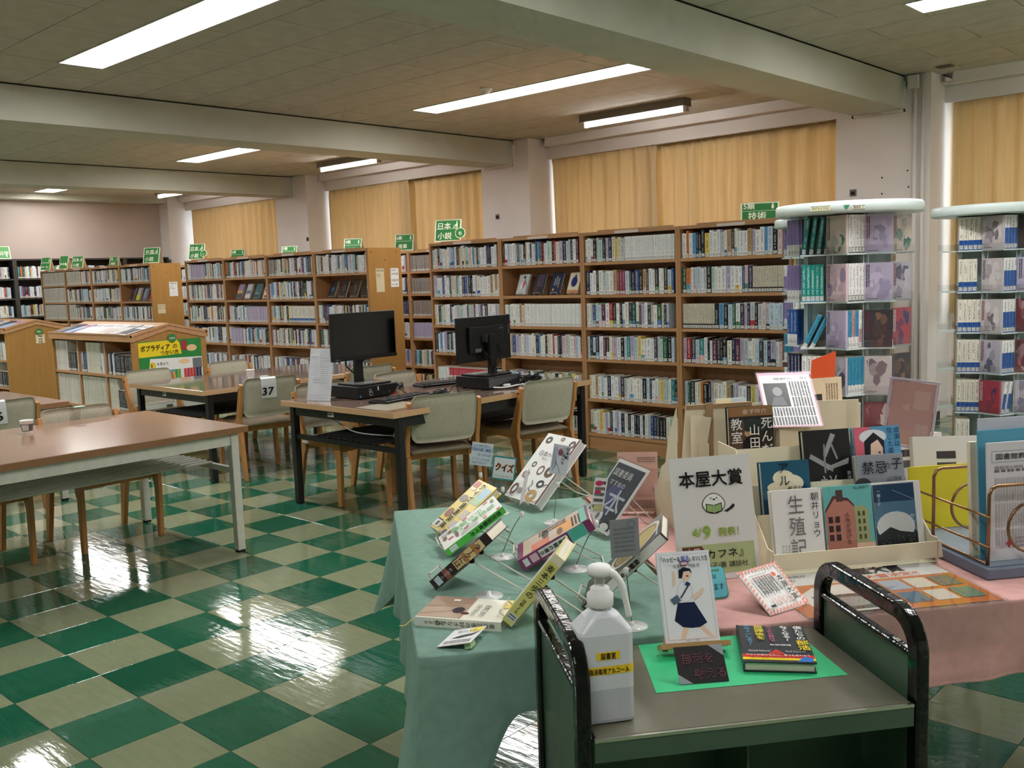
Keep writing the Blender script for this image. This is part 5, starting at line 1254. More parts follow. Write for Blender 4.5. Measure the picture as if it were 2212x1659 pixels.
# lying hardback 麦本三歩の好きなもの
Mx = frame((2.543, -.345, TZ+.0225), (.447, -.894, 0), (.894, .447, 0)); w, h = .131, .189
e = book('display_table_book', 'cream hardback 麦本三歩 lying flat on the green cloth', Mx, w, h, .020, (244, 242, 226), scaled([], 1, 1) or [('r', .0, .0, .96, .52, (186, 160, 138)), ('p', [(0, 0), (.5, 0), (.3, .5), (0, .5)], (168, 140, 122)), ('c', .6, .42, .14, .07, (70, 64, 76)), ('c', .72, .52, .05, .05, (110, 50, 50)), ('c', .2, .93, .2, .07, (246, 222, 90)), ('r', .12, .26, .2, .34, (240, 236, 230)), ('s', [(.85, .02), (.6, .4)], .01, (120, 100, 90)), ('s', [(.5, .02), (.4, .45)], .01, (120, 100, 90))], 'R', 'books on the display table')
letter(e, '麦本三歩の', .34*w, .70*h, .0155, (70, 70, 66), z=.003, rot=R(0), width=.5*w); letter(e, '好きなもの', .34*w, .60*h, .0135, (70, 70, 66), z=.003, width=.5*w)
SM = spineM(w); letter(e, '麦本三歩の好きなもの', .010, h*.93, .0125, (60, 60, 56), SM, z=.0008, vertical=True); letter(e, '住野よる', .010, .062, .010, (60, 60, 56), SM, z=.0008, vertical=True); prints(e, [('r', .002, .004, .018, .020, (226, 236, 236))], SM, name='spine_print')
MB().tube(smooth([(w-.02, .002, -.01), (w-.01, -.012, -.012), (w+.002, -.022, -.02), (w+.006, -.034, -.0205)]), .0012, 5).build('ribbon', cm((220, 206, 110), .7), e)
# ------------------------------------------------------------------ pop cards on wire clips
def pop(base, head, cw, chh, U, V, label, col, items, texts, clear=False, bend=(0, 0)):
    b = Vector((base[0], base[1], TZ+.002)); hd = Vector(head)
    t = thing('pop_stand', 'clip stand of the '+' '.join(label.split()[:11]), 'clip stand', tuple(b), 0, 'clip stands on the green cloth')
    L = hd-b
    MB().lathe([(.033, 0), (.033, .002), (.006, .003)], seg=24).build('base_disc', cm((226, 230, 228), .2), t, True); MB().lathe([(.005, .002), (.005, .012)], seg=10).build('hub', 'white', t, True)
    mid = L*.5+Vector((bend[0], bend[1], 0)); hp = L-Vector((0, 0, .030))
    MB().tube(smooth([(0, 0, .01), tuple(mid), tuple(hp)]), .0012, 5).build('rod', cm((120, 124, 122), .4), t)
    MB().lathe([(.002, -.008), (.0055, -.006), (.0055, .006), (.002, .008)], tuple(hp), 10).build('bead', 'white', t, True)
    MB().box(hp.x-.007, hp.y-.007, hp.z+.008, hp.x+.007, hp.y+.007, hp.z+.03).build('clip', 'acrylic', t)
    Uv = Vector(U).normalized(); O = hd-Uv*(cw/2)
    Mx = frame(O, U, V); e = thing('pop_card', label, 'card', M=Mx, group='hand-written cards')
    MB().box(0, 0, -.0004, cw, chh, .0004).build('card', cm(col, .5), e)
    if items: prints(e, scaled(items, cw, chh), z0=.0005)
    for s, x, y, sz, c, kw in texts: letter(e, s, x*cw, y*chh, sz, c, z=.0016, **kw)
FU = (.80, .60, 0)
pop((2.006, .308), (2.024, .325, .845), .066, .072, (.74, .66, -.17), (.17, .10, 1), 'small white hand-written card above the yellow book', (226, 232, 246), [('r', .0, .62, 1, .84, (196, 216, 238))], [('ちょっとおっかない', .06, .84, .0085, (60, 60, 90), {'width': .05}), ('昆虫の話、無理', .06, .64, .0105, (90, 100, 160), {'width': .056}), ('探しません!!', .32, .44, .0085, (110, 116, 160), {'width': .04}), ('そうだったのか', .06, .24, .0075, (120, 126, 170), {'width': .056}), ('読書が変わる', .06, .08, .0075, (120, 126, 170), {'width': .045})])
pop((2.091, .332), (2.101, .342, .806), .070, .074, (.73, .66, -.16), (.20, .10, 1), 'white card with big orange クイズ and teal border', (60, 150, 160), [('r', .05, .06, .95, .93, (240, 240, 246))], [('クイズ', .13, .40, .0285, (30, 26, 26), {'bold': .075, 'width': .054, 'rot': -.05}), ('クイズ', .15, .405, .028, (240, 120, 40), {'bold': .02, 'width': .052, 'rot': -.05}), ('クイズ。になっちゃった', .10, .12, .0075, (60, 40, 60), {'width': .056})])
pop((2.304, .342), (2.314, .352, .846), .050, .088, (.78, .58, -.20), (-.06, .02, 1), 'white snake-drawing card clipped before the snake book', (222, 224, 236), [('s', [(.15, .1), (.3, .35), (.2, .5), (.5, .2), (.6, .05)], .05, (150, 170, 170)), ('c', .45, .75, .14, .12, (150, 90, 110)), ('l', .05, .2, .3, .9, 2, (150, 160, 190), 1)], [('日本蛇', .86, .95, .0115, K, {'vertical': True, 'bold': .02}), ('ヘビ類大全', .66, .95, .010, K, {'vertical': True})])
pop((2.416, .002), (2.455, .040, .845), .052, .088, (.50, -.86, 0), (.2, .1, 1), 'card seen nearly edge-on between the snake and insect books', (226, 226, 232), [('l', .1, .1, .9, .9, 6, (90, 90, 96))], [])
pop((2.633, .037), (2.672, .074, .845), .034, .086, (.45, .88, -.15), (.16, .10, 1), 'narrow magenta and black card before the navy leaflet', (236, 234, 236), [('l', .1, .1, .9, .95, 5, (40, 40, 44)), ('c', .35, .85, .3, .08, (206, 60, 110)), ('c', .35, .6, .26, .05, (200, 50, 90)), ('r', .2, .04, .9, .22, (206, 206, 150))], [])
pop((2.964, -.191), (2.957, -.197, .85), .060, .082, (.62, .72, .05), (.25, .15, 1), 'grey pencil-written card on a clip beside the dark hardback', (150, 152, 158), [('l', .12, .12, .85, .8, 6, (120, 122, 130)), ('o', .75, .85, .14, .09, .03, (120, 122, 130))], [])
tag(MB().lathe([(.033, 0), (.033, .002), (.006, .003), (.005, .012)], (2.597, -.235, TZ+.002), 24).build('clip_stand_base', cm((228, 230, 230), .2), None, True), 'empty clear clip base beside the lying hardback', 'clip base')
# folded card with the whale drawing at the table's front corner
Mx = frame((2.728, -.518, TZ+.0045), (.066, .029, .016), (-.043, .099, 0))
t = thing('folded_card', 'small white card with a whale drawing leaning at the table corner', 'card', M=Mx, group='hand-written cards'); cw, chh = .0735, .094
MB().box(0, 0, -.0006, cw, chh, 0).build('card', cm((238, 238, 240), .5), t); prints(t, scaled([('c', .78, .85, .21, .14, (246, 224, 100)), ('p', [(.2, .42), (.45, .56), (.75, .6), (.95, .72), (.8, .5), (.5, .4)], (44, 44, 52)), ('l', .1, .1, .9, .3, 3, (120, 120, 126)), ('r', .0, 0, 1, .04, (226, 214, 200))], cw, chh))
letter(t, '新刊です', .25*cw, .72*chh, .011, (80, 80, 90), z=.002)
MB().box(.056, .006, -.0135, .070, .03, -.0006).build('prop_block', cm((196, 226, 170), .6), t)
# ------------------------------------------------------------------ pink part: award board, stepped stand, poster
Mx = frame((2.8965, .0946, TZ+.0045), (.587, .81, 0), (-.172, .147, .974)); w, h = .203, .288
t = thing('award_board', 'grey-white board headed 本屋大賞 with a small bird reading', 'board', M=Mx)
MB().box(0, 0, -.004, w, h, 0).build('board', cm((222, 222, 220), .45), t); MB().box(.08, .0, -.07, .12, .002, -.004).box(.098, .0, -.07, .102, .12, -.004).build('back_strut', 'cream', t)
G1, BR = (178, 190, 138), (112, 60, 44)
it = [('r', .06, .045, .95, .285, G1), ('p', [(.065, .195), (.30, .195), (.345, .235), (.30, .275), (.065, .275)], BR)]
cx, cy = .50, .60
body = [(cx+.145*math.cos(a)*(1-.18*max(0, math.sin(a))), cy+.012+.085*math.sin(a)) for a in [i*math.pi/12 for i in range(24)]]
it += [('p', body, (30, 26, 24)), ('p', [(cx+(x-cx)*.93, cy+.012+(y-cy-.012)*.93) for x, y in body], (238, 238, 234)), ('p', [(.62, .545), (.68, .565), (.74, .60), (.76, .585), (.74, .565), (.66, .535)], (36, 30, 28)), ('p', [(.40, .545), (.495, .53), (.495, .60), (.40, .615)], (30, 26, 24)), ('p', [(.505, .53), (.60, .545), (.60, .615), (.505, .60)], (30, 26, 24)), ('p', [(.41, .552), (.49, .539), (.49, .594), (.41, .607)], (150, 182, 110)), ('p', [(.51, .539), (.59, .552), (.59, .607), (.51, .594)], (150, 182, 110)), ('c', .47, .655, .008, .006, K), ('c', .54, .655, .008, .006, K), ('c', .505, .645, .016, .006, K)]
prints(t, scaled(it, w, h))
letter(t, '本屋大賞', .10*w, .765*h, .040, (24, 20, 20), z=.0032, bold=.03, width=.78*w); letter(t, '4/', .20*w, .355*h, .028, (150, 184, 70), z=.0032, bold=.035); letter(t, '9', .335*w, .335*h, .042, (150, 184, 70), z=.0032, bold=.04); letter(t, '発表！', .52*w, .35*h, .022, (150, 170, 60), z=.0032, bold=.03); letter(t, '大賞', .105*w, .215*h, .017, (232, 222, 214), z=.0032, width=.034); letter(t, '『カフネ』', .28*w, .175*h, .023, K, z=.0032, bold=.01, width=.105); letter(t, '阿部暁子/著 講談社', .16*w, .095*h, .015, K, z=.0032, width=.14)
# cream stepped cardboard stand
def gbox(mb, u0, v0, z0, u1, v1, z1): mb.box(u0, v0, z0, u1, v1, z1)
t = thing('stepped_stand', 'cream cardboard stepped stand full of award books, facing us', 'book stand', M=GM, group='cream stepped stands')
RV = [.300, .362, .424]; RZ = [.708, .766, .826]
for q in range(3):
    s = MB(); s.box(.845, RV[q]-.012, RZ[q]-.006, 1.262, RV[q]+.045, RZ[q]-.0035); s.build('step', 'cream', t)
    Mb = Matrix.Translation((0, RV[q]+.026, RZ[q]-.004)) @ Matrix.Rotation(-.19, 4, 'X')
    MB().box(.845, 0, 0, 1.262, .0025, .128 if q < 2 else .15).build('back_rest', 'cream', t, M=Mb)
for u in (.842, 1.2625):
    MB().prism([(.262, TZ+.003), (.60, TZ+.003), (.60, .97), (.48, .97), (.40, .86), (.33, .80), (.29, .765), (.262, .765)], lambda a, b, d: (d, a, b), u, u+.0025).build('side_cheek', 'cream', t)
MB().prism([(.832, .716), (1.278, .716), (1.272, .757), (.838, .757)], lambda a, b, d: (a, d, b), .262, .2645).build('front_ledge', 'cream', t); MB().box(.845, .2645, .704, 1.262, .292, .7065).build('ledge_floor', 'cream', t)
def stbook(u, row_, label, cov, items, texts, w=.126, h=.186, t_=.022, tilt=-.19, v=None, z=None, rot=0):
    Mx = Matrix.Translation(G(u, (RV[row_] if v is None else v), (RZ[row_] if z is None else z)+.0005)) @ Matrix.Rotation(TH+rot, 4, 'Z') @ Matrix.Rotation(R(90)+tilt, 4, 'X')
    e = book('award_book', label, Mx, w, h, t_, cov, items, 'R', 'award books on the stepped stand')
    for s, x, y, sz, c, kw in texts: letter(e, s, x*w, y*h, sz, c, z=.0034, **kw)
    return e
V_ = {'vertical': True}
stbook(.872, 0, 'white book 生殖記 in the front row of the stand', (240, 240, 240), [], [('生殖記', .46, .93, .048, (120, 118, 118), {'vertical': True, 'sx': .9, 'pitch': 1.08}), ('朝井リョウ', .85, .95, .021, (50, 50, 52), V_), ('もうすぐ', .2, .3, .007, (110, 110, 110), V_), ('あなたは', .26, .3, .007, (110, 110, 110), V_), ('みんな', .14, .3, .007, (110, 110, 110), V_)])
stbook(1.003, 0, 'turquoise book 人魚が逃げた with a pink corner building', (108, 190, 190), [('p', [(.02, .10), (.62, .05), (.62, .72), (.50, .80), (.22, .84), (.02, .66)], (190, 130, 116)), ('p', [(.02, .66), (.22, .84), (.5, .80), (.62, .72), (.62, .75), (.5, .84), (.2, .88), (.02, .7)], (96, 60, 58)), ('r', .26, .8, .4, .95, (90, 66, 66)), ('p', [(.62, .25), (.9, .25), (.9, .68), (.76, .74), (.62, .72)], (170, 176, 130)), ('r', 0, 0, 1, .25, (226, 190, 168)), ('p', [(.02, .06), (.6, .02), (.62, .28), (.02, .3)], (180, 120, 108))]+[('r', .07+.14*a, .30+.115*b, .16+.14*a, .38+.115*b, (66, 44, 50)) for a in range(2) for b in range(3)]+[('r', .68+.1*a, .30+.1*b, .72+.1*a, .36+.1*b, (70, 80, 60)) for a in range(2) for b in range(4)]+[('c', .1+.2*a, .03+.03*(a % 3), .02, .02, (60, 50, 46)) for a in range(5)], [('人魚が逃げた', .46, .66, .0125, (60, 34, 34), V_), ('青山美智子', .62, .95, .008, (40, 40, 44), {'width': .04})])
stbook(1.133, 0, 'white-edged book with a starry blue dusk photograph', (240, 240, 238), [('r', 0, .0, .86, .98, (36, 70, 104)), ('r', 0, .42, .86, .75, (86, 130, 160)), ('c', .42, .42, .40, .20, (222, 230, 232)), ('r', 0, .0, .86, .30, (34, 38, 44)), ('p', [(0, .3), (.3, .42), (.5, .36), (.86, .32), (.86, .26), (0, .26)], (48, 54, 58)), ('s', [(.4, .9), (.84, .76)], .008, (190, 206, 216))]+[('c', rnd.uniform(.05, .82), rnd.uniform(.04, .3), .007, .005, (200, 206, 206)) for _ in range(26)], [('恋とか', .5, .52, .013, (236, 240, 240), {'width': .04}), ('愛とか', .5, .44, .013, (236, 240, 240), {'width': .04}), ('やさしさなら', .5, .36, .012, (236, 240, 240), {'width': .055}), ('一穂ミチ', .1, .92, .010, (226, 232, 236), V_)])
stbook(.872, 1, 'blue book アルプス with a big summer cloud, middle row', (24, 88, 116), [('c', .45, .78, .22, .10, (236, 228, 196)), ('c', .58, .70, .28, .12, (240, 232, 206)), ('c', .4, .66, .3, .08, (232, 222, 190)), ('r', 0, .5, 1, .62, (60, 100, 116)), ('r', 0, 0, 1, .5, (40, 70, 84))], [('アルプス', .46, .99, .030, (24, 28, 34), V_), ('早見和真', .52, .60, .014, (30, 30, 34), {'width': .05})])
stbook(1.125, 1, 'silver grey book 禁忌の子 in the middle row', (150, 156, 166), [('p', [(0, .45), (.4, .5), (.5, .62), (.8, .5), (1, .55), (1, 0), (0, 0)], (104, 104, 112)), ('c', .1, .6, .18, .1, (70, 62, 66))], [('禁忌', .10, .76, .034, (34, 34, 40), {}), ('の', .56, .80, .02, (34, 34, 40), {}), ('子', .72, .80, .032, (34, 34, 40), {}), ('山口未桜', .6, .64, .012, (40, 40, 46), {'width': .04})])
stbook(1.012, 2, 'black book 小説 with shattered white strokes, back row', (24, 23, 26), [('p', [(.10, .62), (.14, .68), (.62, .48), (.58, .42)], (168, 168, 170)), ('p', [(.60, .95), (.70, .92), (.46, .62), (.40, .66)], (168, 168, 170)), ('p', [(.42, .80), (.46, .80), (.44, .40), (.40, .42)], (150, 150, 152)), ('p', [(.56, .82), (.60, .83), (.72, .60), (.68, .58)], (150, 150, 152)), ('p', [(.45, .44), (.5, .5), (.95, .60), (.93, .52)], (168, 168, 170))], [('説', .30, .14, .052, (190, 190, 192), {}), ('野﨑まど', .92, .42, .011, (206, 206, 206), V_)])
stbook(1.152, 2, 'book with a girl in a white hat on pink and blue, back row', (90, 160, 204), [('r', 0, 0, .35, 1, (226, 110, 130)), ('c', .40, .86, .30, .10, (232, 236, 240)), ('p', [(.18, .2), (.2, .8), (.42, .92), (.64, .8), (.62, .25), (.5, .5), (.3, .5)], (26, 24, 34)), ('p', [(.30, .45), (.58, .45), (.60, .70), (.5, .82), (.34, .76)], (240, 206, 184)), ('c', .52, .64, .03, .012, (30, 26, 30)), ('c', .52, .50, .03, .01, (190, 70, 80)), ('p', [(.2, 0), (.8, 0), (.68, .28), (.4, .36)], (236, 236, 240))], [('成瀬は', .92, .98, .0165, (24, 34, 60), V_), ('信じた道', .76, .98, .0165, (24, 34, 60), V_)])
# second stepped stand turned away, with the classroom book standing against it
t = thing('stepped_stand', 'cream cardboard stepped stand turned away, kraft edges showing', 'book stand', M=GM, group='cream stepped stands')
MB().prism([(.76, TZ+.003), (1.33, TZ+.003), (1.30, 1.045), (.79, 1.055)], lambda a, b, d: (a, d, b), .70, .703).build('back_panel', 'cream', t); MB().box(.845, .694, TZ+.003, .866, .6995, 1.06).box(.79, .696, 1.045, .98, .706, 1.056).build('kraft_edge', 'kraft', t)
MB().prism([(.70, TZ+.003), (.94, TZ+.003), (.94, .78), (.88, .80), (.84, .86), (.80, .88), (.77, .96), (.70, 1.05)], lambda a, b, d: (d, a, b), .762, .7645).build('side_cheek', 'cream', t); MB().prism([(.70, TZ+.003), (.94, TZ+.003), (.94, .78), (.70, 1.045)], lambda a, b, d: (d, a, b), 1.29, 1.2925).build('side_cheek', 'cream', t)
MB().prism([(.80, .86), (.83, .85), (.86, 1.02), (.80, 1.03)], lambda a, b, d: (a, d, b), .690, .6925).build('folded_tab', 'cream', t); MB().box(.82, .685, TZ+.003, .85, .6875, .95).build('folded_tab', 'cream', t)
stbook(.884, 0, 'book 死んだ山田と教室 with white brush letters', (44, 38, 36), [('r', 0, .86, 1, 1, (150, 112, 74)), ('r', .0, .1, .35, .8, (92, 74, 58)), ('c', .42, .62, .08, .06, (196, 160, 120)), ('p', [(.22, .05), (.62, .05), (.58, .5), (.44, .58), (.3, .5)], (22, 20, 22)), ('r', .6, .1, 1, .3, (120, 84, 50)), ('r', .36, .64, .95, .82, (50, 60, 60))], [('死んだ', .84, .84, .034, (240, 240, 238), {'vertical': True, 'bold': .01}), ('山田と', .56, .74, .032, (240, 240, 238), {'vertical': True, 'bold': .01}), ('教室', .16, .84, .034, (240, 240, 238), {'vertical': True, 'bold': .01}), ('金子玲介', .3, .90, .014, (230, 220, 206), {'width': .07})], v=.612, z=.868, tilt=-.10)
t = thing('book_support', 'cream card box under the 死んだ山田と教室 book', 'card box', M=GM); MB().box(.88, .60, TZ+.003, 1.02, .648, .8675).build('box', 'cream', t); MB().box(.885, .599, .84, 1.015, .6, .862).build('fold_line', 'kraft', t)
# newsletter sheet in a clear sleeve above the stands
Mx = frame((2.851, .605, .994), (.776, .630, 0), (-.494, .605, .624)); w, h = .147, .208
t = thing('newsletter', 'pink-bordered newsletter with a dark portrait photograph in a clear sleeve', 'newsletter', M=Mx)
MB().box(-.004, -.004, .0008, w+.004, h+.004, .0014).build('clear_sleeve', 'film', t); MB().box(0, 0, -.001, w, h, 0).build('sheet', 'white', t)
prints(t, scaled([('r', 0, 0, 1, 1, (240, 176, 200)), ('r', .03, .02, .97, .95, (240, 240, 242)), ('r', .08, .36, .52, .80, (38, 40, 44)), ('c', .32, .64, .09, .085, (150, 150, 152)), ('p', [(.16, .38), (.46, .38), (.40, .54), (.24, .54)], (100, 102, 106)), ('l', .56, .54, .94, .82, 7, (90, 90, 94), 1), ('l', .56, .36, .94, .53, 7, (90, 90, 94), 1), ('l', .06, .19, .94, .34, 16, (90, 90, 94), 1), ('l', .06, .03, .94, .17, 16, (90, 90, 94), 1)], w, h), z0=.0001)
letter(t, 'ひと', .80*w, .86*h, .012, (60, 60, 64), z=.0024); letter(t, '阿部 暁子さん', .30*w, .86*h, .009, (40, 40, 44), z=.0024, width=.05)
tag(MB().box(1.03, .628, TZ+.003, 1.12, .655, .985).build('sleeve_riser', 'cream', None, M=GM), 'cream card riser below the pink newsletter', 'card riser')
# upright books behind the stands
def upbook(u, v, z, rot, w, h, t_, cov, label, items=(), texts=(), tilt=-.08):
    Mx = Matrix.Translation(G(u, v, z)) @ Matrix.Rotation(TH+rot, 4, 'Z') @ Matrix.Rotation(R(90)+tilt, 4, 'X')
    e = book('backed_book', label, Mx, w, h, t_, cov, list(items), 'L', 'books standing behind the stepped stands')
    for s, x, y, sz, c, kw in texts: letter(e, s, x*w, y*h, sz, c, z=.003, **kw)
    return e
upbook(1.235, .88, .90, .12, .128, .186, .03, (232, 214, 180), 'cream back-turned book with barcodes behind the newsletter', [('r', .1, .62, .45, .74, (60, 54, 50)), ('r', .1, .40, .45, .52, (60, 54, 50)), ('l', .55, .4, .9, .9, 5, (150, 130, 110), 1)])
tag(MB().box(1.20, .86, TZ+.003, 1.40, .99, .899).build('card_block', 'cream', None, M=GM), 'cream card block carrying the back-turned book', 'card block')
tag(MB().prism([(0, 0), (.082, .012), (.086, .135), (.006, .11)], lambda a, b, d: (1.255+a, .905+d+.03*a, 1.03+b), 0, .0006).build('orange_slip', cm((240, 96, 44), .6), None, M=GM), 'bright orange slip sticking out of the back-turned book', 'slip')
upbook(.98, .955, .86, .0, .10, .17, .02, (196, 214, 220), 'pale blue book edge left of the newsletter', [('r', .0, .0, .5, 1, (236, 226, 190)), ('r', .5, .75, .95, .9, (60, 60, 60))])
tag(MB().box(.95, .945, TZ+.003, 1.10, 1.0, .859).build('card_block', 'cream', None, M=GM), 'cream card block under the pale blue book', 'card block')
# pink notice in a clear frame on a clear twisted foot
Mx = Matrix.Translation(G(1.335, .62, .935)) @ Matrix.Rotation(TH+R(-42), 4, 'Z') @ Matrix.Rotation(R(90)-.08, 4, 'X') @ Matrix.Rotation(-.10, 4, 'Z'); w, h = .112, .172
t = thing('framed_notice', 'pink sheet in a clear tilted frame on a clear stem', 'framed notice', M=Mx)
MB().box(0, 0, -.0015, w, h, 0).build('sheet', cm((236, 178, 172), .5), t); MB().box(-.006, -.006, .001, w+.006, h+.006, .003).box(-.006, -.006, -.004, w+.006, h+.006, -.0025).build('acrylic_frame', 'acrylic', t)
fr = MB()
for a, b, c, d in ((-.008, -.008, w+.008, -.002), (-.008, h+.002, w+.008, h+.008), (-.008, -.002, -.002, h+.002), (w+.002, -.002, w+.008, h+.002)): fr.box(a, b, -.004, c, d, .0045)
fr.build('frame_rim', cm((214, 196, 216), .25), t)
prints(t, [('p', [(.03, .10), (.05, .09), (.05, .115)], (244, 200, 186)), ('r', .06, .10, .10, .15, (244, 200, 190)), ('r', .07, .015, .105, .06, (244, 200, 190))], z0=.0002)
b = G(1.335, .62, .925)+(E1*math.cos(R(-42))+E2*math.sin(R(-42)))*.06; st = thing('clear_stand', 'clear knobbly plastic stand holding the pink notice', 'sign stand', (b.x, b.y, TZ+.003))
MB().lathe([(.04, 0), (.04, .004), (.012, .008)]+[(.010+.005*(k % 2), .02+.012*k) for k in range(12)]+[(.008, .19), (.008, .225)], seg=14).build('stem', 'acrylic', st, True)
# slate blue wire magazine rack
t = thing('magazine_rack', 'slate blue tray with bronze wires full of leaflets, right edge', 'magazine rack', M=GM)
bevel(MB().box(1.29, .115, TZ+.003, 1.75, .62, TZ+.03).build('tray', 'bluesteel', t), .004)
MB().box(1.30, .125, TZ+.0305, 1.75, .61, TZ+.0315).build('tray_floor', cm((130, 142, 158), .4), t)
def hoop(v, u0=1.305, z1=.915):
    mb = MB(); pts = [(u0, v, TZ+.02)]+[(u0, v, z1-.02), (u0+.006, v, z1-.006), (u0+.02, v, z1), (1.70, v, z1), (1.70, v, TZ+.02)]
    mb.tube(pts, .0042, 8).build('wire_hoop', 'goldwire', t, True)
    mb = MB(); mb.tube([(1.41+.058*math.cos(a), v-.003, .815+.058*math.sin(a)) for a in [k*math.pi/12 for k in range(24)]], .0036, 6, closed=True).build('wire_ring', 'goldwire', t, True)
hoop(.135); hoop(.345)
for z in (.775, .845): MB().tube([(1.303, .60, z), (1.303, .128, z)], .0028, 6).build('side_wire', 'goldwire', t, True)
MB().tube([(1.303, .135, .735), (1.303, .6, .735)], .0028, 6).build('side_wire', 'goldwire', t, True)
def sheetpack(u, v, z, w, h, t_, col, label, rot=0, tilt=-.06, items=(), texts=(), name='leaflet'):
    Mx = Matrix.Translation(G(u, v, z)) @ Matrix.Rotation(TH+rot, 4, 'Z') @ Matrix.Rotation(R(90)+tilt, 4, 'X')
    e = thing(name, label, 'leaflet', M=Mx, group='leaflets in the wire rack'); MB().box(0, 0, -t_, w, h, 0).build('sheets', cm(col, .55), e)
    if items: prints(e, scaled(items, w, h))
    for s, x, y, sz, c, kw in texts: letter(e, s, x*w, y*h, sz, c, z=.0022, **kw)
sheetpack(1.325, .158, .732, .21, .275, .006, (232, 228, 234), 'white newsletter headed 図書館教育ニュース in the front wire pocket', items=[('r', .05, .83, .98, .93, (190, 190, 198)), ('r', .06, .84, .97, .92, (236, 234, 240)), ('l', .08, .74, .95, .78, 1, (120, 116, 120)), ('l', .08, .50, .95, .70, 26, (190, 182, 186), 1), ('l', .08, .28, .95, .48, 26, (190, 182, 186), 1), ('l', .08, .10, .95, .26, 26, (190, 182, 186), 1), ('p', [(.20, .14), (.225, .155), (.24, .18), (.255, .155), (.28, .14), (.255, .125), (.24, .10), (.225, .125)], (190, 60, 66)), ('l', .32, .10, .8, .2, 3, (170, 150, 156))], texts=[('図書館教育ニュース', .10, .86, .015, (70, 66, 70), {'bold': .02, 'width': .17}), ('情報源の特性を理解して情報を', .08, .775, .009, (110, 104, 108), {'width': .17})])
sheetpack(1.318, .178, .733, .22, .30, .004, (92, 168, 196), 'sky blue folder behind the white newsletter', tilt=-.07)
sheetpack(1.33, .19, .733, .22, .325, .003, (206, 208, 220), 'pale lavender sheet standing tallest in the wire rack', tilt=-.08)
sheetpack(1.312, .199, .733, .02, .27, .012, (236, 226, 200), 'cream booklet edge in the wire rack', tilt=-.07)
sheetpack(1.30, .44, .733, .20, .165, .004, (222, 206, 40), 'bright yellow folder at the back of the wire rack', tilt=-.05)
def binder(u, v, rot, label, w=.21, h=.23, tilt=-.3):
    Mx = Matrix.Translation(G(u, v, .733)) @ Matrix.Rotation(TH+rot, 4, 'Z') @ Matrix.Rotation(R(90)+tilt, 4, 'X'); e = thing('binder', label, 'binder', M=Mx, group='white binders by the rack'); MB().box(0, 0, -.03, w, h, 0).build('cover', cm((232, 228, 220), .5), e); MB().box(.003, .003, -.027, w-.004, h+.0005, -.003).build('pages', 'paper', e)
    prints(e, [('r', .06, h-.06, .11, h-.04, (70, 66, 64)), ('r', .06, h-.09, .11, h-.07, (90, 86, 84)), ('c', .06, .08, .02, .03, (206, 150, 150))])
binder(1.36, .50, R(-14), 'white binder leaning in the wire rack beside the yellow folder', tilt=-.22)
MB_ = binder(1.32, .60, R(4), 'white binder standing behind the yellow folder', w=.2, h=.215, tilt=-.12)
# award poster under a clear sheet at the front of the pink cloth
t = thing('award_poster', 'orange and white 大賞 poster lying flat on the pink cloth', 'poster', M=GM @ Matrix.Translation((.80, -.004, TZ+.0035))); w, h = .445, .290
MB().box(0, 0, 0, w, h, .0006).build('sheet', cm((240, 238, 234), .3), t)
it = [('r', 0, 0, 1, .66, (206, 112, 40)), ('p', [(.10, .05), (.52, .05), (.50, .5), (.36, .62), (.2, .58), (.08, .42)], (236, 224, 212)), ('r', .14, .08, .42, .40, (112, 92, 80)), ('c', .3, .24, .12, .10, (170, 160, 150)), ('r', .16, .01, .4, .045, (60, 40, 30))]
for k in range(3):
    for j in range(2): it.append(('r', .56+.14*k, .10+.28*j, .68+.14*k, .32+.28*j, [(84, 110, 130), (196, 186, 176), (96, 120, 96), (170, 176, 190), (200, 190, 170), (110, 104, 84)][k+3*j]))
prints(t, scaled(it, w, h), z0=.0008)
letter(t, '本屋大賞', .44*w, .80*h, .052, (30, 26, 26), z=.0025, bold=.04, width=.36*w); letter(t, '2025年大賞決定!!', .34*w, .68*h, .026, (206, 90, 50), z=.0025, bold=.02, width=.5*w); letter(t, '全国書店員が', .04*w, .84*h, .016, (40, 36, 36), z=.0025, width=.22*w); letter(t, '選んだ', .06*w, .75*h, .016, (40, 36, 36), z=.0025, width=.12*w)
tag(MB().box(.79, -.014, TZ+.0052, 1.25, .286, TZ+.0066).box(.79, -.0245, TZ-.085, 1.25, -.023, TZ+.0066).box(.79, -.023, TZ+.0052, 1.25, -.014, TZ+.0066).build('clear_cover_sheet', 'acrylic', None, M=GM), 'clear plastic sheet over the poster, bent down the table front', 'clear sheet')
# small cards on the pink cloth
Mx = Matrix.Translation(G(.585, .150, TZ+.0045)) @ Matrix.Rotation(TH+.05, 4, 'Z') @ Matrix.Rotation(R(90)-.45, 4, 'X'); w, h = .108, .070
t = thing('reserve_card', 'cyan rounded card reading 予約できます behind the easel book', 'card', M=Mx, group='hand-written cards')
rc = []
for (cx, cy, a0) in ((w-.01, .01, -90), (w-.01, h-.01, 0), (.01, h-.01, 90), (.01, .01, 180)): rc += [(cx+.01*math.cos(R(a0+18*k)), cy+.01*math.sin(R(a0+18*k))) for k in range(6)]
MB().prism(rc, lambda a, b, d: (a, b, d), -.004, -.0005).build('backing', cm((58, 140, 116), .5), t); MB().prism([(a*.97+.0016, b*.95+.003) for a, b in rc], lambda a, b, d: (a, b, d), -.0004, 0).build('card', cm((110, 206, 222), .4), t)
letter(t, '読みたい本は', .026, .045, .0115, (30, 60, 80), z=.0006, width=.06); letter(t, '予約できます', .022, .020, .0165, (30, 60, 80), z=.0006, width=.078); prints(t, [('r', .05, .060, .095, .064, (90, 150, 90)), ('c', .035, .01, .002, .002, K), ('c', .048, .012, .002, .002, K)], z0=.0003)
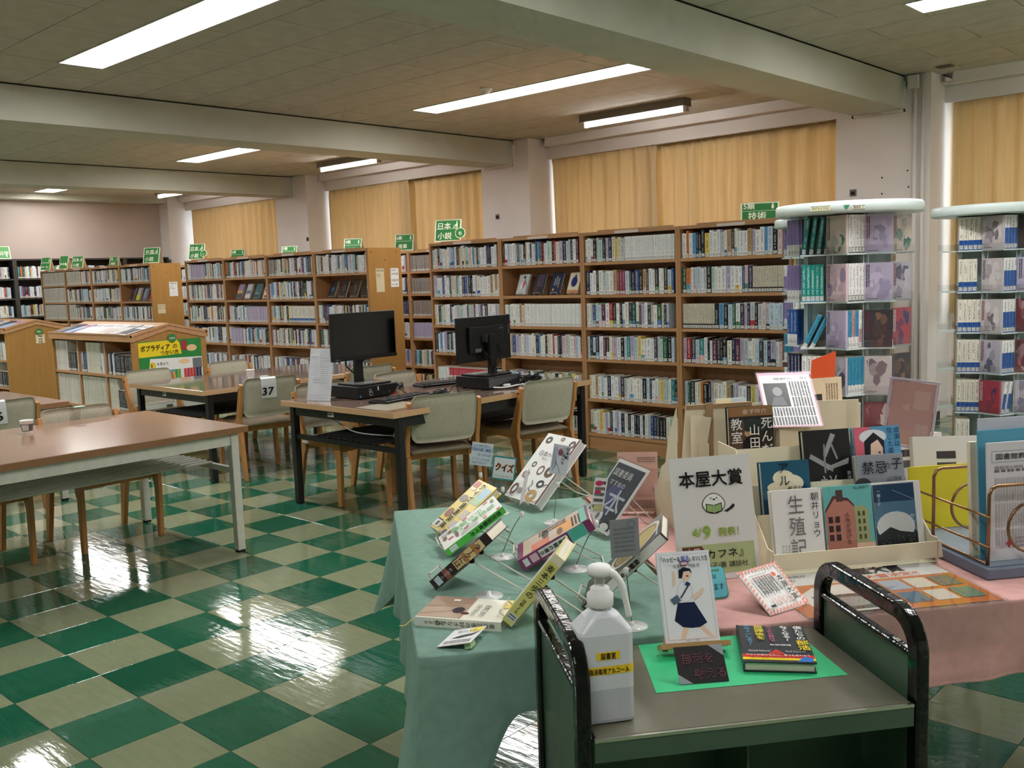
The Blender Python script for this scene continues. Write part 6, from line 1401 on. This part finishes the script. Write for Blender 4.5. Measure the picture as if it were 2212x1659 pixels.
Mx = frame((3.160, .030, TZ+.005), (.25, .968, 0), (-.80, .2066, .562)); w, h = .118, .118
t = thing('award_card', 'pink-striped card reading 本屋大賞 2025 on a card foot', 'card', M=Mx, group='hand-written cards')
MB().box(0, 0, -.003, w, h, 0).build('card', 'white', t)
it = []
for k in range(12):
    a = k/12
    for x0, y0, dx, dy in ((0, a*h, .009, 0), (w-.009, a*h, .009, 0)): it.append(('p', [(x0, y0), (x0+.009, y0+.004), (x0+.009, y0+.009), (x0, y0+.005)], (238, 150, 134)))
    for x0, y0 in ((a*w, 0), (a*w, h-.009)): it.append(('p', [(x0, y0), (x0+.005, y0), (x0+.009, y0+.009), (x0+.004, y0+.009)], (238, 150, 134)))
it += [('r', .016, h-.022, .07, h-.0212, (70, 66, 66)), ('l', .02, .045, .078, h-.026, 7, (80, 76, 76), 1), ('r', .012, .012, .026, .018, (50, 46, 46)), ('c', .084, h-.03, .006, .006, (226, 110, 90)), ('l', .020, h-.03, .076, h-.026, 1, (226, 130, 120))]
prints(t, it); letter(t, '本屋大賞', .093, h-.034, .0165, (40, 34, 34), z=.0062, vertical=True, bold=.02); letter(t, '2025', .028, .018, .022, (240, 206, 200), z=.0058, bold=.03, width=.06)
MB().prism([(0, 0), (.05, -.03), (.0, .05)], lambda a, b, d: (d, .03+b+.02, -.003-a), .05, .052).build('card_foot', 'kraft', t)
# ------------------------------------------------------------------ book cart in the foreground
CU0, CU1, CV0, CV1, CZ = .236, .82, -.376, -.016, .69
t = thing('book_cart', 'green steel book cart with black tubular handles', 'cart', M=GM)
bevel(MB().box(CU0+.018, CV0+.004, CZ-.004, CU1-.018, CV1-.002, CZ).build('tray_mat', 'carttray', t), .0015, 1)
tr = MB(); tr.box(CU0+.016, CV0, CZ-.040, CU1-.016, CV0+.004, CZ-.004); tr.box(CU0+.016, CV1-.003, CZ-.04, CU1-.016, CV1, CZ+.0); tr.box(CU0+.016, CV0+.004, CZ-.010, CU1-.016, CV1-.003, CZ-.0045)
tr.build('tray', 'cartgreen', t); MB().box(CU0+.016, CV0-.0012, CZ-.006, CU1-.016, CV0+.0038, CZ-.0005).build('tray_edge_trim', 'chrome', t)
def rectube(pts, nrm, a, b, name):
    """rectangular tube along pts (in a plane with normal nrm); a: half width across the plane, b: half depth in plane"""
    P = [Vector(p) for p in pts]; N = Vector(nrm); mb = MB(); n = len(P)
    for i in range(n):
        d = (P[min(i+1, n-1)]-P[max(i-1, 0)]).normalized(); s = N.cross(d)
        for x, y in ((-a, -b), (a, -b), (a, b), (-a, b)): mb.v.append(tuple(P[i]+N*x+s*y))
    for i in range(n-1):
        for k in range(4): mb.f.append((i*4+k, i*4+(k+1) % 4, (i+1)*4+(k+1) % 4, (i+1)*4+k)); mb.mi.append(0)
    mb.f.append((3, 2, 1, 0)); mb.mi.append(0); mb.f.append(tuple((n-1)*4+k for k in range(4))); mb.mi.append(0)
    o = bevel(mb.build(name, 'blackgloss', t), .005, 3); return o
for s, u in ((0, CU0), (1, CU1)):
    v0, v1, zt, r_ = CV0+.014, CV1-.006, .828, .062
    pts = [(u, v0, .06), (u, v0, zt-r_)]+[(u, v0+r_-r_*math.cos(a), zt-r_+r_*math.sin(a)) for a in [k*math.pi/16 for k in range(1, 9)]]+[(u, v1-r_+r_*math.sin(a), zt-r_+r_*math.cos(a)) for a in [k*math.pi/16 for k in range(0, 9)]]+[(u, v1, .06)]
    rectube(pts, (1, 0, 0), .0125, .015, 'handle_frame')
    rectube([(u, v0+.012, .764), (u, v1-.012, .764)], (1, 0, 0), .010, .006, 'handle_crossbar')
    MB().box(u-.003, v0+.014, .10, u+.003, v1-.014, .759).build('end_panel', 'cartgreen', t)
    for v in (v0, v1): MB().lathe([(.02, 0), (.022, .01), (.022, .03), (.012, .05)], (u, v, .0), 14).build('caster', 'rubber', t)
for z in (.40, .14):
    MB().prism([(CV0+.01, z-.02), (CV1-.01, z-.02), (CV1-.01, z), (CV0+.01, z)], lambda a, b, d: (d, a, b), CU0+.012, CU1-.012).build('lower_shelf', 'cartgreen', t)
MB().box(CU0+.012, (CV0+CV1)/2-.002, .14, CU1-.012, (CV0+CV1)/2+.002, CZ-.012).build('center_panel', 'cartgreen', t)
MB().box(.52, CV0+.03, .40, .523, CV1-.03, CZ-.012).build('partition', 'cartgreen', t)
# green sheet
tag(MB().face([(.398, -.238, 0), (.755, -.247, 0), (.757, -.022, 0), (.43, -.022, 0)]).build('green_sheet', cm((52, 196, 130), .6), None, M=GM @ Matrix.Translation((0, 0, CZ+.0006))), 'bright green paper sheet on the cart tray', 'paper')
# hand sanitiser bottle
bo = thing('pump_bottle', 'translucent white hand sanitiser pump bottle with yellow labels', 'bottle', M=GM @ Matrix.Translation((.286, -.298, CZ)) @ Matrix.Rotation(R(2), 4, 'Z'))
def bottlemat(name, col, rough, tr):
    n = NT(name); n.b.inputs['Base Color'].default_value = (*lin(col), 1); n.b.inputs['Roughness'].default_value = rough; n.b.inputs['Subsurface Weight'].default_value = tr; n.b.inputs['Subsurface Radius'].default_value = (.02, .02, .02); return n.m
MT['hdpe'] = bottlemat('bottle_hdpe', (222, 226, 232), .3, .3); MT['hdpe_liquid'] = bottlemat('bottle_hdpe_with_liquid', (200, 204, 212), .25, .3)
def rring(w, d, r_, z, n=5):
    out = []
    for cx, cy, a0 in ((w/2-r_, -d/2+r_, -90), (w/2-r_, d/2-r_, 0), (-w/2+r_, d/2-r_, 90), (-w/2+r_, -d/2+r_, 180)): out += [(cx+r_*math.cos(R(a0+90*k/n)), cy+r_*math.sin(R(a0+90*k/n)), z) for k in range(n+1)]
    return out
def loft(rings, cap=True):
    mb = MB(); n = len(rings[0])
    for q in rings: mb.v += q
    for i in range(len(rings)-1):
        for k in range(n): mb.f.append((i*n+k, i*n+(k+1) % n, (i+1)*n+(k+1) % n, (i+1)*n+k)); mb.mi.append(0)
    if cap: mb.f.append(tuple(reversed(range(n)))); mb.mi.append(0); mb.f.append(tuple((len(rings)-1)*n+k for k in range(n))); mb.mi.append(0)
    return mb
BW, BDp = .094, .066
loft([rring(BW-.012, BDp-.012, .008, 0), rring(BW-.002, BDp-.002, .011, .003), rring(BW, BDp, .012, .008), rring(BW, BDp, .012, .060)]).build('liquid_zone', 'hdpe_liquid', bo)
loft([rring(BW, BDp, .012, .0602), rring(BW, BDp, .012, .152), rring(BW-.003, BDp-.003, .012, .157), rring(.060, .050, .02, .178), rring(.038, .038, .0188, .187), rring(.034, .034, .0168, .190), rring(.034, .034, .0168, .198)]).build('bottle_body', 'hdpe', bo)
MB().lathe([(.021, .192), (.022, .194), (.022, .212), (.016, .216), (.016, .222), (.010, .226), (.0085, .226), (.0085, .244)], seg=24).build('collar', 'white', bo, True)
MB().lathe([(.006, .242), (.019, .244), (.0205, .249), (.0205, .254), (.018, .259), (.010, .262), (.001, .262)], seg=24).build('pump_head', 'white', bo, True)
MB().tube(smooth([(.006, -.004, .252), (.020, -.012, .247), (.031, -.018, .232), (.036, -.021, .210), (.042, -.025, .176)]), [.0066]*8+[.0056]*8+[.005]*9, 10).build('spout', 'white', bo, True)
for nm, z0, z1, x0, x1, s, fs in (('upper_label', .111, .124, -.018, .022, '図書室', .0115), ('lower_label', .086, .100, -BW/2, BW/2, '手指消毒用アルコール', .0105)):
    mb = MB().box(x0, -BDp/2-.0006, z0, x1, -BDp/2-.0001, z1)
    if x1 > .03:   # wraps round the right side
        mb = MB(); rg = rring(BW+.001, BDp+.001, .0125, 0); seq = rg[12:24]+rg[0:12]
        seq = [p for p in seq]; seq = rg[18:24]+rg[0:12]
        for z in (z0, z1): mb.v += [(a, b, z) for a, b, _ in seq]
        for k in range(len(seq)-1): mb.f.append((k, k+1, len(seq)+k+1, len(seq)+k)); mb.mi.append(0)
    mb.build(nm, cm((250, 210, 50), .35), bo)
    letter(bo, s, (x0+x1)/2 if x1 < .03 else -.001, 0, fs, (50, 44, 30), Matrix.Translation((0, -BDp/2-.0008, z0+.0022)) @ Matrix.Rotation(R(90), 4, 'X'), align='C', bold=.02, width=(x1-x0)*(.62 if x1 < .03 else .80), z=.0003)
# miniature wooden easel with the white paperback
O = Vector((3.0892, -.2516, .7156)); Mx = frame(O, (.669, .743, 0), (-.307, .2875, .907)); w, h = .106, .174
e = book('easel_book', 'white paperback ハッピーな部活のつくり方 with a running schoolgirl', Mx, w, h, .012, (238, 240, 244), [('r', .05, .03, .95, .97, (206, 210, 222)), ('r', .06, .036, .94, .964, (240, 242, 246)),
    ('p', [(.28, .04), (.36, .03), (.46, .17), (.36, .20)], (244, 214, 190)), ('p', [(.80, .05), (.90, .04), (.72, .18), (.62, .16)], (244, 214, 190)),
    ('p', [(.30, .44), (.60, .44), (.80, .20), (.66, .155), (.50, .15), (.34, .165), (.20, .24)], (32, 42, 74)), ('p', [(.36, .66), (.56, .66), (.62, .58), (.60, .43), (.32, .43), (.34, .56)], (240, 240, 244)), ('o', .46, .55, .14, .12, .012, (206, 208, 216)),
    ('p', [(.36, .64), (.30, .52), (.34, .49), (.42, .60)], (236, 238, 244)), ('p', [(.30, .64), (.25, .60), (.26, .74), (.31, .75)], (244, 214, 190)), ('p', [(.58, .50), (.76, .56), (.78, .52), (.60, .44)], (244, 214, 190)), ('c', .78, .56, .03, .02, (244, 214, 190)), ('c', .28, .76, .03, .02, (244, 214, 190)),
    ('c', .50, .745, .095, .062, (244, 214, 190)), ('p', [(.37, .70), (.38, .79), (.48, .82), (.60, .80), (.63, .74), (.58, .775), (.47, .77), (.43, .70)], (28, 32, 50)), ('p', [(.47, .69), (.53, .69), (.53, .65), (.47, .65)], (244, 214, 190)), ('c', .53, .72, .025, .012, (200, 80, 80)), ('p', [(.52, .66), (.58, .63), (.52, .60), (.46, .63)], (44, 70, 130)), ('s', [(.36, .48), (.56, .64)], .025, (60, 66, 84)), ('p', [(.16, .47), (.30, .52), (.36, .45), (.22, .41)], (90, 110, 136)),
    ('r', .10, .85, .92, .853, (190, 196, 206)), ('o', .50, .865, .09, .030, .022, (196, 60, 70)), ('o', .50, .862, .068, .02, .016, (206, 214, 236))], 'R')
letter(e, '「ハッピーな', .07*w, .885*h, .0115, K, z=.0048, bold=.025, width=.36*w); letter(e, '部活', .445*w, .885*h, .0125, (60, 80, 170), z=.0048, bold=.03, width=.15*w); letter(e, '」のつくり方', .60*w, .885*h, .0115, K, z=.0048, bold=.025, width=.34*w); letter(e, '中澤篤史  内田 良', .28*w, .815*h, .0075, K, z=.0052, width=.50*w); letter(e, '岩波ジュニア新書', .36*w, .008*h, .004, (120, 120, 120), z=.0048, width=.24*w)
ez = thing('mini_easel', 'miniature wooden easel carrying the white paperback', 'easel', tuple((O.x, O.y, CZ)))
EM = Matrix.Translation(-Vector((O.x, O.y, CZ))) @ Mx
MB().box(-.014, -.011, -.022, w+.016, -.001, .014).build('ledge', 'easelwood', ez, M=EM)
def stick(a, b, r_, nm):
    a = EM @ Vector(a); b = Vector(b); MB().tube([a, b], r_, 4).build(nm, 'easelwood', ez)
lo = lambda x, y: (EM @ Vector((x, y, -.016)))
for x, fx in ((.012, -.004), (w-.012, w+.004)):
    a = EM @ Vector((w/2+(x-w/2)*.35, .165, -.018)); f = EM @ Vector((fx, -.03, -.018)); k = (f.z-.0055)/max(1e-3, a.z-f.z); f2 = f+(f-a)*k; f2.z = .0055
    MB().tube([a, f2], .0055, 4).build('front_leg', 'easelwood', ez)
a = EM @ Vector((w/2, .16, -.020)); f = a+E2*.075; f.z = .0055; MB().tube([a, f], .005, 4).build('rear_leg', 'easelwood', ez)
MB().box(w*.3, .12, -.024, w*.7, .13, -.0125).build('crossbar', 'easelwood', ez, M=EM)
# chalk-lettered black card
Mx = frame(G(.449, -.218, CZ+.0018), (E1*1.0+E2*-.06), (E2*.62+Vector((0, 0, .72)))); w, h = .090, .068
t = thing('black_card', 'black card with pink outlined letters 部活を考える', 'card', M=Mx, group='hand-written cards'); MB().box(0, 0, -.0012, w, h, 0).build('card', cm((26, 24, 26), .6), t)
prints(t, [('p', [(0, .018), (0, 0), (.024, 0)], (150, 154, 164)), ('p', [(w, h-.022), (w, h), (w-.026, h)], (150, 154, 164))])
for s, x, y in (('部活を', .012, .038), ('考える', .030, .010)):
    letter(t, s, x, y, .021, (206, 120, 140), z=.0010, bold=.03, width=.056); letter(t, s, x+.0006, y+.0004, .021, (34, 30, 34), z=.0013, bold=.004, width=.055)
MB().box(.03, .03, -.03, .05, .032, -.0012).build('back_strut', 'kraft', t)
# black book lying on the green sheet
d1 = E1*math.cos(R(-18))+E2*math.sin(R(-18)); d2 = Vector((0, 0, 1)).cross(d1)
e = book('cart_book', 'black book with bright jumbled title letters lying on the green sheet', frame(G(.580, -.190, CZ+.0205), d1, d2), .130, .180, .019, (46, 50, 56), [('r', 0, .11, 1, .19, (206, 46, 40)), ('r', 0, .05, 1, .11, (246, 214, 40)), ('p', [(.74, .02), (.96, .02), (.98, .11), (.86, .16)], (50, 120, 200)), ('p', [(.36, .2), (.5, .33), (.62, .2)], (206, 46, 40)), ('r', 0, .35, .03, 1, (30, 30, 34))], 'L')
w, h = .130, .180
for s, x, sz, c in (('僕たちの', .90, .0185, (236, 236, 230)), ('なくなる?', .70, .0165, (236, 236, 230)), ('だったら自分で', .48, .0125, (200, 110, 140)), ('放課後を', .32, .019, (226, 206, 60)), ('デザインしよう!', .15, .0135, (90, 170, 206))): letter(e, s, x*w, .97*h, sz, c, z=.003, vertical=True, bold=.03, pitch=.98)
letter(e, '部活', .90*w, .56*h, .024, (236, 210, 50), z=.0032, vertical=True, bold=.03); letter(e, 'Good future?', .10*w, .235*h, .010, (236, 236, 230), z=.003, width=.04); letter(e, 'Bad future?', .62*w, .235*h, .009, (190, 194, 196), z=.003, width=.036); letter(e, '青柳健隆', .42*w, .40*h, .009, (230, 230, 226), z=.003, width=.04); letter(e, 'ブカツが変わるなら、僕らも変わろう', .05*w, .13*h, .009, (240, 240, 236), z=.003, width=.115); letter(e, '「新しい部活」のためのレッスン', .10*w, .065*h, .008, K, z=.003, width=.09)
# ------------------------------------------------------------------ all remaining shelved books
o = link('shelved_books', MASS.mesh('shelved_books')); tag(o, 'the other rows of library books filling the shelves', None, None, 'stuff')
